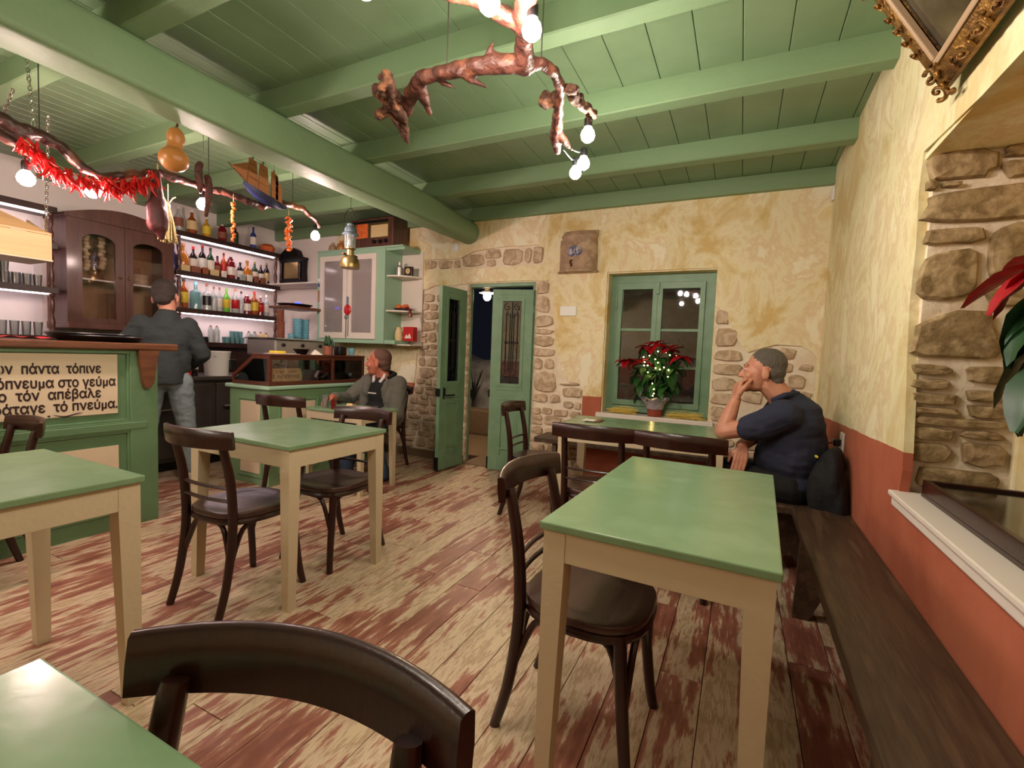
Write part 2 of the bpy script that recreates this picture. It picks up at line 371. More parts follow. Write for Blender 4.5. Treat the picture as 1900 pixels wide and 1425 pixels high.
def remesh(mb, name, m, parent=None, voxel=.008, smooth=3, disp=0.0, dscale=8.0, M=None, stretch=None, dec=None):
    """fuse overlapping closed shapes into one continuous surface"""
    me = bpy.data.meshes.new('tmp'); me.from_pydata([tuple(v) for v in mb.v], [], mb.f)
    bm = bmesh.new(); bm.from_mesh(me); bmesh.ops.recalc_face_normals(bm, faces=bm.faces[:]); bm.to_mesh(me); bm.free()
    o = bpy.data.objects.new('tmp', me); C.objects.link(o)
    r = o.modifiers.new('r', 'REMESH'); r.mode = 'VOXEL'; r.voxel_size = voxel
    if smooth:
        sm = o.modifiers.new('s', 'SMOOTH'); sm.factor = .5; sm.iterations = smooth
    if dec:
        dm = o.modifiers.new('d', 'DECIMATE'); dm.ratio = dec
    dg = bpy.context.evaluated_depsgraph_get(); dg.update()
    res = bpy.data.meshes.new_from_object(o.evaluated_get(dg)); bpy.data.objects.remove(o)
    if disp:
        nn = [v.normal.copy() for v in res.vertices]
        for v, nv in zip(res.vertices, nn):
            p = v.co*dscale
            if stretch: p = Vector((p.x*stretch[0], p.y*stretch[1], p.z*stretch[2]))
            v.co += nv*disp*(noise.noise(p)+.5*noise.noise(p*2.1))
    if M is not None: res.transform(M)
    res.materials.clear(); res.materials.append(MATS[m]); res.polygons.foreach_set('use_smooth', [True]*len(res.polygons))
    ob = bpy.data.objects.new(name, res); C.objects.link(ob)
    if parent: ob.parent = parent
    return ob
def text_obj(name, body, size, m, parent, loc, rot, width=None, extrude=.0015, align='LEFT', bold=0.0, dbl=0.0):
    cu = bpy.data.curves.new('t', 'FONT'); cu.body = body; cu.size = size; cu.extrude = extrude; cu.align_x = align; cu.offset = bold
    o = bpy.data.objects.new('t', cu); C.objects.link(o)
    dg = bpy.context.evaluated_depsgraph_get(); dg.update()
    me = bpy.data.meshes.new_from_object(o.evaluated_get(dg)); bpy.data.objects.remove(o)
    if width:
        xs = [v.co.x for v in me.vertices]; k = width/(max(xs)-min(xs))
        for v in me.vertices: v.co.x *= k
    if dbl:
        bm = bmesh.new(); bm.from_mesh(me); g0 = bm.verts[:]+bm.edges[:]+bm.faces[:]
        for k, (dx, dy) in enumerate(((dbl, 0), (dbl*.5, dbl*.8), (dbl*.5, -dbl*.8))):
            r_ = bmesh.ops.duplicate(bm, geom=g0); bmesh.ops.translate(bm, vec=(dx, dy, .00008*(k+1)), verts=[g for g in r_['geom'] if isinstance(g, bmesh.types.BMVert)])
        bm.to_mesh(me); bm.free()
    me.materials.clear(); me.materials.append(MATS[m])
    ob = bpy.data.objects.new(name, me); C.objects.link(ob); ob.parent = parent; ob.location = loc; ob.rotation_euler = rot
    return ob
def inside(p, poly):
    c = False; n = len(poly); j = n-1
    for i in range(n):
        xi, yi = poly[i]; xj, yj = poly[j]
        if (yi > p[1]) != (yj > p[1]) and p[0] < (xj-xi)*(p[1]-yi)/(yj-yi)+xi: c = not c
        j = i
    return c
def stone(name, x0, z0, x1, z1, depth, m, parent, place, rnd, k=10):
    """a rounded rough block: (x,z) outline in the wall plane, domed towards the room"""
    cx, cz, hx, hz = (x0+x1)/2, (z0+z1)/2, (x1-x0)/2, (z1-z0)/2
    vs = []; ph = rnd.random()*9
    rings = [(1.0, 0.0), (1.0, .55), (.9, .9), (.6, 1.0)]
    jit = [1+rnd.uniform(-.17, .06) for _ in range(k)]; e = rnd.uniform(.42, .72); rot = rnd.uniform(-.07, .07); sk = rnd.uniform(-.12, .12)
    for sc, d in rings:
        for i in range(k):
            a = 2*PI*(i+.5)/k; ca, sa = math.cos(a), math.sin(a)
            px = math.copysign(abs(ca)**e, ca); pz = math.copysign(abs(sa)**e, sa)
            dd = d*depth*(1+.25*noise.noise(Vector((px*2+ph, pz*2, d)))) if d else 0
            ux, uz = px*hx*sc*jit[i]*(1+sk*pz), pz*hz*sc*jit[i]*(1-sk*px); vs.append((cx+ux-uz*rot, dd, cz+uz+ux*rot*.6))
    vs.append((cx, depth*1.02, cz))
    fs = []
    for r in range(3):
        fs += [(r*k+i, r*k+(i+1) % k, (r+1)*k+(i+1) % k, (r+1)*k+i) for i in range(k)]
    fs += [(3*k+i, 3*k+(i+1) % k, 4*k) for i in range(k)]
    mb = MB(); mb.add([place(*v) for v in vs], fs)
    return mb.build(name, m, parent, smooth=True, angle=35)
def courses(poly, m, parent, place, seed, hr=(.07, .14), wr=(.1, .26), depth=.03, gap=.012, name='stone'):
    rnd = random.Random(seed); zs = [p[1] for p in poly]; xs = [p[0] for p in poly]
    z = min(zs)+.01
    while z < max(zs)-.04:
        h = rnd.uniform(*hr); x = min(xs)-rnd.uniform(0, .1)
        while x < max(xs):
            wd = rnd.uniform(*wr); a, b = x+gap/2, x+wd-gap/2; zo = rnd.uniform(-.008, .008)
            # trim to the polygon
            pts = [(a, z+h/2), (b, z+h/2)]
            while a < b-.04 and not (inside((a, z+h*.25), poly) and inside((a, z+h*.75), poly)): a += .01
            while b > a+.04 and not (inside((b, z+h*.25), poly) and inside((b, z+h*.75), poly)): b -= .01
            if b-a > .05 and inside(((a+b)/2, z+h/2), poly):
                if rnd.random() < .22 and h > .1:
                    stone(name, a, z+gap/2+zo, b, z+h*.48, depth*rnd.uniform(.7, 1.1), m, parent, place, rnd)
                    stone(name, a, z+h*.56, b, z+h-gap/2+zo, depth*rnd.uniform(.7, 1.1), m, parent, place, rnd)
                else:
                    stone(name, a, z+gap/2+zo, b, z+h-gap/2+zo, depth*rnd.uniform(.7, 1.15), m, parent, place, rnd)
            x += wd
        z += h

# ================================================================ SETTING
YB = 4.45; XR = 0.56; XL = -5.8; YF = -2.6; ZC = 2.78
# ---- floor: painted boards running into the depth of the room
floor = MB().box(XL-.3, YF-.2, -.12, XR+.6, YB+.5, -.02).build('floor', 'shelf_wood'); struct(floor)
PW = .155; base_planks = {}
rnd = random.Random(3)
nx = int((XR-XL)/PW)+1
for i in range(nx):
    x = XR-PW*(i+1); y = -.35-rnd.uniform(0, .9)
    if x < XL: break
    while y < YB:
        ln = rnd.choice((1.2, 1.5, 1.8)); y1 = y+ln
        if y1 > YB+.1: ln = round(YB+.1-y, 3); y1 = YB+.1
        if ln < .1: break
        if ln not in base_planks:
            o = MB().box(.0015, .0015, -.02, PW-.0015, ln-.0015, 0, .002).build('floorboard', 'floor_paint', floor); base_planks[ln] = o.data
        else:
            o = bpy.data.objects.new('floorboard', base_planks[ln]); C.objects.link(o); o.parent = floor
        o.location = (x, y, 0); y = y1
for s_ in range(6):
    o = MB().box(XL+s_*1.1, YF, -.02, XL+s_*1.1+1.08 if s_ < 5 else XR, -.9 if False else -1.26, 0).build('floorboard', 'floor_paint', floor)

# ---- walls
DOOR = (-2.74, -1.94, 2.0); WIN = (-1.2, -.237, .71, 2.05)
wall_back = bpy.data.objects.new('wall_back', None); C.objects.link(wall_back); struct(wall_back)
core = MB().prism([(XL-.2, 0), (DOOR[0], 0), (DOOR[0], DOOR[2]), (DOOR[1], DOOR[2]), (DOOR[1], 0), (XR+.4, 0), (XR+.4, 2.95), (XL-.2, 2.95)], YB+.022, YB+.07, 'xz',
          holes=[[(WIN[0], WIN[2]), (WIN[1], WIN[2]), (WIN[1], WIN[3]), (WIN[0], WIN[3])]]).build('masonry', 'mortar', wall_back)
MB().prism([(XL-.2, 0), (-3.45, 0), (-3.45, 2.12), (-1.80, 2.12), (-1.80, 0), (XR+.4, 0), (XR+.4, 2.95), (XL-.2, 2.95)], YB+.07, YB+.5, 'xz',
          holes=[[(WIN[0], WIN[2]), (WIN[1], WIN[2]), (WIN[1], WIN[3]), (WIN[0], WIN[3])]]).build('outer_masonry', 'mortar', wall_back)
rj = random.Random(11)
def wobble(pts, amp=.012, step=.06):
    out = []
    for i in range(len(pts)):
        a, b = Vector(pts[i]), Vector(pts[(i+1) % len(pts)]); n = max(1, int((b-a).length/step))
        for j in range(n):
            p = a.lerp(b, j/n)
            out.append((p.x+rj.uniform(-amp, amp) if j else p.x, p.y+rj.uniform(-amp, amp) if j else p.y))
    return out
P2 = [(-2.74, .0), (-3.9, .0), (-3.86, .66), (-3.46, .73), (-3.43, .92), (-3.40, 1.24), (-3.37, 1.55), (-3.365, 1.93), (-3.2, 1.975), (-2.74, 1.98)]
P1 = [(-1.94, 0), (-1.94, 2.0), (-1.79, 1.99), (-1.745, 1.78), (-1.705, 1.56), (-1.68, 1.29), (-1.6, 1.08), (-1.53, .985), (-1.42, .972), (-1.385, .9), (-1.385, .03)]
P3 = [(-3.332, 2.28), (-2.95, 2.262), (-2.85, 2.27), (-2.677, 2.335), (-2.35, 2.36), (-1.93, 2.355), (-1.86, 2.32), (-1.845, 2.22), (-1.89, 2.155), (-2.6, 2.145), (-3.31, 2.16)]
P4 = [(-.237, .05), (-.237, 1.715), (-.16, 1.67), (-.08, 1.495), (.0, 1.37), (.04, 1.33), (.13, 1.363), (.24, 1.4), (.42, 1.394), (.5, 1.35), (.535, 1.30), (.54, .05)]
hole_door = wobble(list(reversed(P2[1:-1]))[::-1], .008)
hd = [(-2.74, -.01)]+[p for p in wobble(P2[1:], .008)]+[(-2.74, 2.0), (-1.94, 2.0)]+wobble(P1[2:], .008)[:-1]+[(-1.385, -.01)]
hd = [(-2.70, .004), (-3.9, .004)]+P2[2:9]+[(-2.76, 1.985), (-2.74, 2.0), (-1.94, 2.0)]+P1[2:-1]+[(-1.385, .004), (-1.98, .004)]
hw = [(-1.2, .71), (-1.2, 2.05), (-.237, 2.05)]+P4[1:-1]+[(.54, .06), (-.237, .06), (-.237, .71)]
hd2 = []
for i, p in enumerate(hd):
    q = hd[(i+1) % len(hd)]; d = math.hypot(q[0]-p[0], q[1]-p[1]); n = max(1, int(d/.07)); hd2.append(p)
    if p[1] > .05 and q[1] > .05 and not (p[0] in (-2.74, -2.76) or q == (-1.94, 2.0)):
        for j in range(1, n): hd2.append((p[0]+(q[0]-p[0])*j/n+rj.uniform(-.009, .009), p[1]+(q[1]-p[1])*j/n+rj.uniform(-.009, .009)))
MB().prism([(XL, 0), (XR+.02, 0), (XR+.02, 2.9), (XL, 2.9)], YB, YB+.024, 'xz', holes=[hd2, P3, hw]).build('plaster_coat', 'plaster', wall_back)
place_b = lambda x, d, z: (x, YB+.024-d, z)
G_ = (.0, 0)
for (a, b, c, d) in [(-1.935, 1.86, -1.785, 1.985), (-1.935, 1.665, -1.775, 1.845), (-1.935, 1.52, -1.735, 1.65), (-1.93, 1.45, -1.72, 1.505), (-1.93, 1.325, -1.715, 1.435), (-1.935, 1.225, -1.70, 1.31),
                     (-1.93, 1.09, -1.83, 1.21), (-1.81, 1.1, -1.70, 1.205), (-1.935, .86, -1.66, 1.075), (-1.64, .95, -1.42, 1.0 if 0 else .965), (-1.93, .76, -1.76, .845), (-1.74, .76, -1.62, .85), (-1.60, .83, -1.40, .93)]:
    stone('stone', a, b, c, d, .028, 'stone_pale', wall_back, place_b, rnd)
courses([(-1.935, .02), (-1.935, .75), (-1.60, .75), (-1.60, .82), (-1.395, .82), (-1.395, .02)], 'stone_pale', wall_back, place_b, 5, (.07, .12), (.12, .26))
courses([(-2.745, .09), (-3.88, .09), (-3.84, .64), (-3.45, .71), (-3.42, .9), (-3.36, 1.55), (-3.35, 1.92), (-2.745, 1.97)], 'stone_pale', wall_back, place_b, 6, (.07, .14), (.1, .24))
MB().box(-3.9, YB-.012, 0, -2.74, YB+.03, .085, .004).build('cement_skirting', 'concrete', wall_back)
for (a, b, c, d) in [(-3.31, 2.17, -3.17, 2.272), (-3.15, 2.165, -2.96, 2.26), (-2.94, 2.165, -2.86, 2.258), (-2.84, 2.165, -2.56, 2.31), (-2.545, 2.245, -2.36, 2.345), (-2.53, 2.165, -2.42, 2.235), (-2.34, 2.16, -2.1, 2.345), (-2.08, 2.18, -2.0, 2.335), (-1.985, 2.17, -1.865, 2.34)]:
    stone('stone', a, b, c, d, .026, 'stone_pale', wall_back, place_b, rnd)
for (a, b, c, d) in [(-.225, 1.56, -.12, 1.69), (-.225, 1.37, -.04, 1.54), (-.225, 1.25, -.0, 1.345), (-.225, 1.13, .01, 1.23), (-.225, .99, -.02, 1.11), (-.225, .87, -.03, .97), (-.225, .72, -.06, .85),
                     (.03, 1.17, .12, 1.26), (.14, 1.28, .24, 1.36), (.28, 1.28, .39, 1.375), (.25, 1.17, .38, 1.26), (.42, 1.19, .52, 1.25), (.35, 1.04, .47, 1.16), (.27, .93, .38, 1.06), (.40, .95, .52, 1.03), (.36, .86, .46, .92), (.02, 1.03, .16, 1.14), (.0, .9, .18, 1.0), (.39, .73, .49, .84), (.14, 1.18, .22, 1.25)]:
    stone('stone', a, b, c, d, .028, 'stone_pale', wall_back, place_b, rnd)
courses([(-.225, .07), (-.225, .7), (.53, .7), (.53, .07)], 'stone_pale', wall_back, place_b, 9, (.08, .13), (.12, .26))
# door reveal stones and window reveal plaster
for z in [i*.145 for i in range(14)]:
    hh = min(.13, 1.99-z)
    if hh > .05:
        stone('stone', 4.462, z+.01, 4.515, z+hh, .025, 'stone_pale', wall_back, lambda y, d, zz: (DOOR[0]-.012+d, y+.0, zz), rnd)
MB().box(WIN[0]-.005, YB+.02, WIN[2], WIN[0]+.012, YB+.26, WIN[3]).box(WIN[1]-.002, YB+.02, WIN[2], WIN[1]+.012, YB+.26, WIN[3]).box(WIN[0], YB+.02, WIN[3]-.012, WIN[1], YB+.26, WIN[3]+.005).build('window_reveal', 'plaster_plain', wall_back)
MB().box(DOOR[0], YB+.02, DOOR[2]-.012, DOOR[1], YB+.07, DOOR[2]+.01).build('lintel_soffit', 'plaster_plain', wall_back)

wall_right = bpy.data.objects.new('wall_right', None); C.objects.link(wall_right); struct(wall_right)
NY0, NY1, NZ0, NZ1 = .45, 2.25, .765, 2.035
edge = [(NY1+.03, NZ1+.01), (NY1+.045, 1.9), (NY1+.02, 1.7), (NY1+.035, 1.5), (NY1+.01, 1.3), (NY1-.03, 1.1), (NY1-.05, .95), (NY1-.06, .86), (NY1-.04, NZ0)]
MB().prism([(YF, 0), (YB+.02, 0), (YB+.02, 2.9), (YF, 2.9)], XR, XR+.03, 'yz', holes=[[(NY0, NZ0), (NY0, NZ1), (1.0, 1.995), (1.8, 2.01)]+edge]).build('plaster_coat', 'plaster_right', wall_right)
MB().box(XR+.03, NY1, 0, XR+.45, YB+.4, 2.9).box(XR+.03, YF, 0, XR+.45, NY0, 2.9).box(XR+.03, NY0, 0, XR+.45, NY1, NZ0-.02).box(XR+.03, NY0, NZ1, XR+.45, NY1+.06, 2.9).box(XR+.37, NY0, NZ0-.02, XR+.45, NY1, NZ1).build('masonry', 'mortar', wall_right)
MB().box(XR+.008, NY0, NZ1-.02, XR+.37, NY1+.04, NZ1).build('niche_soffit', 'plaster_plain', wall_right)
MB().box(XR+.345, NY0, NZ0, XR+.372, NY1, NZ1).box(XR+.31, NY1-.03, NZ0, XR+.372, NY1, 1.05, .008).build('niche_back', 'plaster_plain', wall_right)
place_j = lambda x, d, z: (x, NY1-d, z)
for (a, b, c, d) in [(0.558, 2.022, 0.757, 1.915), (0.772, 2.018, 0.866, 1.975), (0.772, 1.965, 0.88, 1.91), (0.612, 1.91, 0.667, 1.893), (0.565, 1.925, 0.598, 1.887), (0.56, 1.88, 0.9, 1.762),
                     (0.565, 1.748, 0.742, 1.69), (0.56, 1.675, 0.74, 1.487), (0.757, 1.752, 0.9, 1.552), (0.757, 1.535, .9, 1.465), (0.56, 1.449, 0.812, 1.275), (0.824, 1.448, 0.9, 1.281), (0.565, 1.255, 0.69, 1.215), (0.725, 1.258, 0.88, 1.19),
                     (0.57, 1.203, 0.69, 1.163), (0.575, 1.151, 0.712, 1.108), (0.727, 1.172, 0.86, 1.128), (0.572, 1.099, 0.725, 1.073), (0.735, 1.117, 0.87, 1.072), (0.575, 1.065, 0.85, 1.033), (0.575, 1.025, 0.714, 0.977), (0.727, 1.026, 0.85, 0.992), (0.57, 0.968, 0.713, 0.892), (0.727, 0.985, 0.86, 0.895), (0.6, 0.88, 0.86, 0.79)]:
    stone('stone', a, d, c, b, .03, 'stone_brown', wall_right, place_j, rnd, 14)
# smaller stones continue along the niche back wall, seen only from the side
courses([(NY0+.02, NZ0+.02), (NY0+.02, NZ1-.04), (NY1-.08, NZ1-.04), (NY1-.08, NZ0+.02)], 'stone_brown', wall_right, lambda y, d, z: (XR+.347-d, y, z), 21, (.12, .2), (.2, .4), depth=.02)
# white ledge of the niche
ledge = MB().box(XR-.018, NY0-.02, NZ0-.045, XR+.03, NY1-.03, NZ0+.008, .006).box(XR-.03, NY0-.02, NZ0-.006, XR+.37, NY1-.03, NZ0+.012, .004).build('trim_1', 'white_paint'); struct(ledge)

wl = MB().box(XL-.2, YF, 0, XL, YB+.2, 2.95).build('wall_left', 'white_wall'); struct(wl)
wf = MB().box(XL-.2, YF-.2, 0, XR+.4, YF, 2.95).build('wall_front', 'plaster'); struct(wf)
# white section of the back wall behind the bar
ww = MB().box(XL, YB-.008, .0, -4.7, YB-.0005, 2.9).build('trim_2', 'white_wall'); struct(ww)

# ---- ceiling: boards, joists and the big round-ended beam
ceiling = bpy.data.objects.new('ceiling', None); C.objects.link(ceiling); struct(ceiling)
MB().box(XL-.2, YF-.2, ZC+.03, XR+.4, YB+.4, ZC+.1).build('subceiling', 'shelf_wood', ceiling)
x = XL; i = 0
while x < XR+.03:
    wd = .105 if x < -2.8 else .205
    MB().box(x+.0015, YF, ZC, x+wd-.0015, YB+.02, ZC+.03, .004).build('ceiling_board', 'green_ceiling', ceiling); x += wd
ri = random.Random(4)
for yj in (-2.2, -1.3, -.42, .42, 1.20, 1.99, 2.75, 3.61):
    mb = MB(); n = 9; x0 = XL; L_ = XR+.02-XL; vs = []
    hh = [ri.uniform(-.004, .004) for _ in range(n+1)]
    for k in range(n+1):
        xx = x0+L_*k/n; zb = 2.65+hh[k]; y0 = yj+hh[(k+3) % n]; y1 = yj+.105
        for (yy, zz) in ((y0, ZC), (y0, zb+.006), (y0+.008, zb), (y1-.008, zb), (y1, zb+.006), (y1, ZC)): vs.append((xx, yy, zz))
    fs = [(k*6+j, k*6+(j+1) % 6, (k+1)*6+(j+1) % 6, (k+1)*6+j) for k in range(n) for j in range(6)]+[tuple(range(6)), tuple(n*6+j for j in range(6))]
    mb.add(vs, fs).build('joist', 'green_beam', ceiling, smooth=True, angle=30)
MB().box(XL, 4.395, 2.645, XR+.02, YB+.02, ZC, .006).build('joist', 'green_beam', ceiling)
# main beam: squared log, round at the far end
vs = []; K = 16; n = 24
for i in range(n+1):
    t = i/n; y = YF+(YB+.02-YF)*t; rr_ = max(0, (t-.86)/.14); cx = -2.735+.008*math.sin(i*.7); cz = 2.53; 
    for k in range(K):
        a = 2*PI*(k+.5)/K; ca, sa = math.cos(a), math.sin(a); e = .24+.76*min(1, rr_)
        vs.append((cx+math.copysign(abs(ca)**e, ca)*(.12+.004*math.sin(i*1.3)), y, cz+math.copysign(abs(sa)**e, sa)*.12))
fs = [(i*K+k, i*K+(k+1) % K, (i+1)*K+(k+1) % K, (i+1)*K+k) for i in range(n) for k in range(K)]+[tuple(range(K)), tuple(n*K+k for k in range(K))]
MB().add(vs, fs).build('main_beam', 'green_beam', ceiling, smooth=True, angle=50)

# ---- door_1: two leaves opening inward
door = bpy.data.objects.new('door_1', None); C.objects.link(door); struct(door)
fr = MB().box(DOOR[0]-.03, YB+.075, 0, DOOR[0]+.004, YB+.12, DOOR[2]-.01, .004).box(DOOR[1]-.035, YB+.03, 0, DOOR[1], YB+.12, DOOR[2]-.01, .004).box(DOOR[0], YB+.03, DOOR[2]-.05, DOOR[1], YB+.12, DOOR[2]-.012, .004)
fr.build('door_frame', 'green_door', door)
def leaf(M, handle_side):
    """local: x 0..W along the leaf from the hinge, y thickness, z up"""
    W, H = .43, 1.9; D = .02
    mb = MB(); mb.M = M
    z0 = .93; z1 = 1.78; g0, g1 = .12, W-.11
    mb.box(0, -D, .012, g0, D, H, .003).box(g1, -D, .012, W, D, H, .003).box(g0, -D, z1, g1, D, H, .003).box(g0, -D, .72, g1, D, z0, .003).box(g0, -D, .012, g1, D, .15, .003)
    mb.box(g0, -D*.5, .15, g1, D*.5, .72)
    lf = mb.build('door_leaf', 'green_door', door)
    mb = MB(); mb.M = M
    for s in (-1, 1):
        ya, yb = (-D-.006, -D+.004) if s < 0 else (D-.004, D+.006)
        for (a, b, c, d) in ((g0-.03, z0-.03, g0, z1+.03), (g1, z0-.03, g1+.03, z1+.03), (g0, z0-.03, g1, z0), (g0, z1, g1, z1+.03), (g0-.04, .76, g1+.04, .785), (g0-.04, .86, g1+.04, .875), (g0-.04, 1.845, g1+.04, 1.86)):
            mb.box(a, ya, b, c, yb, d, .002)
        yc, yd = (-D-.002, -D*.5+.002) if s < 0 else (D*.5-.002, D+.002)
        for (a, b, c, d) in ((g0+.0, .15, g0+.02, .72), (g1-.02, .15, g1, .72), (g0, .15, g1, .17), (g0, .70, g1, .72), (g0, .235, g1, .25)):
            mb.box(a, yc, b, c, yd, d, .002)
    mb.build('moulding', 'green_door', lf)
    mb = MB(); mb.M = M; mb.box(g0, -.003, z0, g1, .003, z1).build('glass_pane', 'pane_dark', lf)
    mb = MB(); mb.M = M; gw = g1-g0
    for k in range(1, 5): mb.tube([(g0+gw*k/5, .014, z0+.12), (g0+gw*k/5, .014, z1-.12)], .003, 6)
    mb.tube([(g0+gw/2, .014, z0), (g0+gw/2, .014, z1)], .0035, 6)
    for zc, sg in ((z0+.06, 1), (z1-.06, -1)):
        for sx in (-1, 1):
            cx = g0+gw/2+sx*gw*.27
            pts = [(cx+sx*.0+math.cos(a)*r_, .014, zc+math.sin(a)*r_) for a, r_ in [(j*PI/6, .006+.0022*j) for j in range(16)]]
            mb.tube(pts, .0028, 5)
            mb.tube([(cx, .014, zc+sg*.04), (cx-sx*.01, .014, zc+sg*.08), (g0+gw/2+sx*.004, .014, zc+sg*.1)], .0028, 5)
    for k in range(5):
        cx = g0+gw*(.2+.15*k); mb.tube([(cx+math.cos(a)*.012, .014, (z0+z1)/2+math.sin(a)*.012) for a in [j*PI/4 for j in range(9)]], .0025, 5, cap=False)
    mb.build('iron_grille', 'black_iron', lf, smooth=True)
    mb = MB(); mb.M = M
    if handle_side: mb.box(.34, D, .75, .375, D+.006, .87, .002).tube([(.357, D, .79), (.357, D+.05, .79), (.25, D+.055, .79)], .008, 8)
    else: mb.box(.0, D, .0+.02, .012, D+.012, .16, .002)
    mb.build('door_handle' if handle_side else 'floor_bolt', 'black_iron', lf, smooth=True)
    mb = MB(); mb.M = M
    for zz in ((.78, .86) ,):
        mb.box(W-.004, -D-.004, zz[0], W+.016, D+.004, zz[1], .003)
    mb.box(W-.006, -D-.004, .02, W+.01, D+.004, .15, .003).build('lock_case', 'black_iron', lf)
def frame_M(p, q):
    d = Vector((q[0]-p[0], q[1]-p[1])).normalized()
    return Matrix(((d.x, -d.y, 0, p[0]), (d.y, d.x, 0, p[1]), (0, 0, 1, 0), (0, 0, 0, 1)))
leaf(frame_M((-2.725, 4.39), (-2.755, 3.95)), True)
def mirror_leafM(p, q):
    d = Vector((q[0]-p[0], q[1]-p[1])).normalized()
    return Matrix(((d.x, d.y, 0, p[0]), (d.y, -d.x, 0, p[1]), (0, 0, 1, 0), (0, 0, 0, 1)))
leaf(frame_M((-1.945, 4.445), (-2.36, 4.345)), False)
for z in (.35, 1.0, 1.7):
    MB().tube([(-1.945, 4.455, z-.03), (-1.945, 4.455, z+.03)], .009, 8).tube([(-2.725, 4.40, z-.03), (-2.725, 4.40, z+.03)], .009, 8).build('hinge', 'green_door', door, smooth=True)
sill_ = MB().box(DOOR[0], YB-.02, -.0, DOOR[1], YB+.5, .012, .003).build('trim_3', 'path_concrete'); struct(sill_)

# ---- window_1
win = bpy.data.objects.new('window_1', None); C.objects.link(win); struct(win)
yw = 4.60
MB().box(-1.19, yw, .725, -1.115, yw+.06, 2.035, .003).box(-.33, yw, .725, -.245, yw+.06, 2.035, .003).box(-1.19, yw, 1.955, -.245, yw+.06, 2.035, .003).box(-1.19, yw, .725, -.245, yw+.06, .80, .003).build('window_frame', 'green_door', win)
gx = [(-1.12, -.745), (-.745, -.33)]
for a, b in gx:
    s = MB().box(a, yw-.02, .79, a+.045, yw+.03, 1.96, .003).box(b-.045, yw-.02, .79, b, yw+.03, 1.96, .003).box(a, yw-.02, 1.9, b, yw+.03, 1.96, .003).box(a, yw-.02, .79, b, yw+.03, .84, .003)
    s.box(a, yw-.01, 1.505, b, yw+.02, 1.53, .002).box(a, yw-.01, 1.16, b, yw+.02, 1.182, .002)
    so = s.build('window_sash', 'green_door', win)
    for z0, z1 in ((.84, 1.16), (1.182, 1.505), (1.53, 1.9)):
        MB().box(a+.045, yw+.003, z0, b-.045, yw+.007, z1).build('pane', 'pane', so)
MB().box(-.76, yw-.04, 1.85, -.73, yw-.02, 1.96, .003).box(-.345, yw-.03, 1.72, -.33, yw-.015, 1.96, .002).box(-1.135, yw-.03, 1.72, -1.12, yw-.015, 1.80, .002).box(-.345, yw-.03, .85, -.33, yw-.015, .95, .002).build('hinge', 'green_door', win)
MB().box(-1.24, YB-.03, .665, -.19, YB+.17, .712, .008).build('window_sill', 'white_paint', win)

# ---- outside: step, path, low wall, pale hillside, night
g = MB().box(-9, YB+.5, -.12, 4, 16, -.03).build('trim_4', 'path_concrete'); struct(g)
lw = MB().box(-8, 6.3, -.03, 3, 6.6, .36, .02).build('trim_5', 'road'); struct(lw)
vs = []; nx_, ny_ = 60, 22
for j in range(ny_):
    for i in range(nx_):
        x = -12+16*i/(nx_-1); y = 7.4+5*j/(ny_-1)
        z = .1+1.25*min(1, j/5)+.12*noise.noise(Vector((x*1.3, y, 0)))*2+.25*math.sin(x*.6+1)-.03*max(0, j-6)
        vs.append((x, y, z if j else .0))
fs = [(j*nx_+i, j*nx_+i+1, (j+1)*nx_+i+1, (j+1)*nx_+i) for j in range(ny_-1) for i in range(nx_-1)]
hill = MB().add(vs, fs).build('trim_6', 'night_rock', smooth=True, angle=80); struct(hill)
for k in range(3):
    pl = thing('shrub', ('thin dark shrub against the pale bank outside the doorway', 'low dark weeds at the foot of the bank outside', 'small dark plant beyond the half-open right door leaf')[k], 'plant', ((-4.25, 7.2, .36), (-4.5, 7.1, .36), (-3.8, 7.1, .36))[k])
    mb = MB(); rr2 = random.Random(k)
    for q in range(26):
        a = rr2.uniform(0, 6.28); l = rr2.uniform(.15, .5)*(1.2 if k == 0 else .5)
        mb.tube([(0, 0, 0), (math.cos(a)*l*.25, math.sin(a)*l*.25, l*.6), (math.cos(a)*l*.5, math.sin(a)*l*.5, l)], [.006, .01, .003], 4)
    mb.build('foliage', 'plant_dark', pl)
    MB().tube([(0, 0, -.4), (0, 0, .12)], .012, 6).build('stem', 'plant_dark', pl)
# outside wall opposite the window, lit faintly
ow = MB().box(-1.9, 7.0, -.03, 4, 7.2, 2.6).build('trim_7', 'night_wall'); struct(ow)
# outdoor lamp
lp = thing('porch_lamp', 'bright outdoor bulb lamp glowing above the open doorway', 'lamp', (-3.03, 5.4, 1.99))
MB().lathe([(.0, .09), (.03, .09), (.04, .06), (.1, .035), (.105, .028), (.03, .04), (.0, .04)], n=20).build('lamp_shade', 'white_paint', lp, smooth=True)
MB().ell((0, 0, -.01), (.05, .05, .06)).build('bulb', 'bulb_outside', lp, smooth=True)
MB().tube([(0, 0, .09), (0, 0, .16), (.0, -.1, .2), (0, -.45, .25)], .008, 8).build('bracket', 'black_iron', lp, smooth=True)

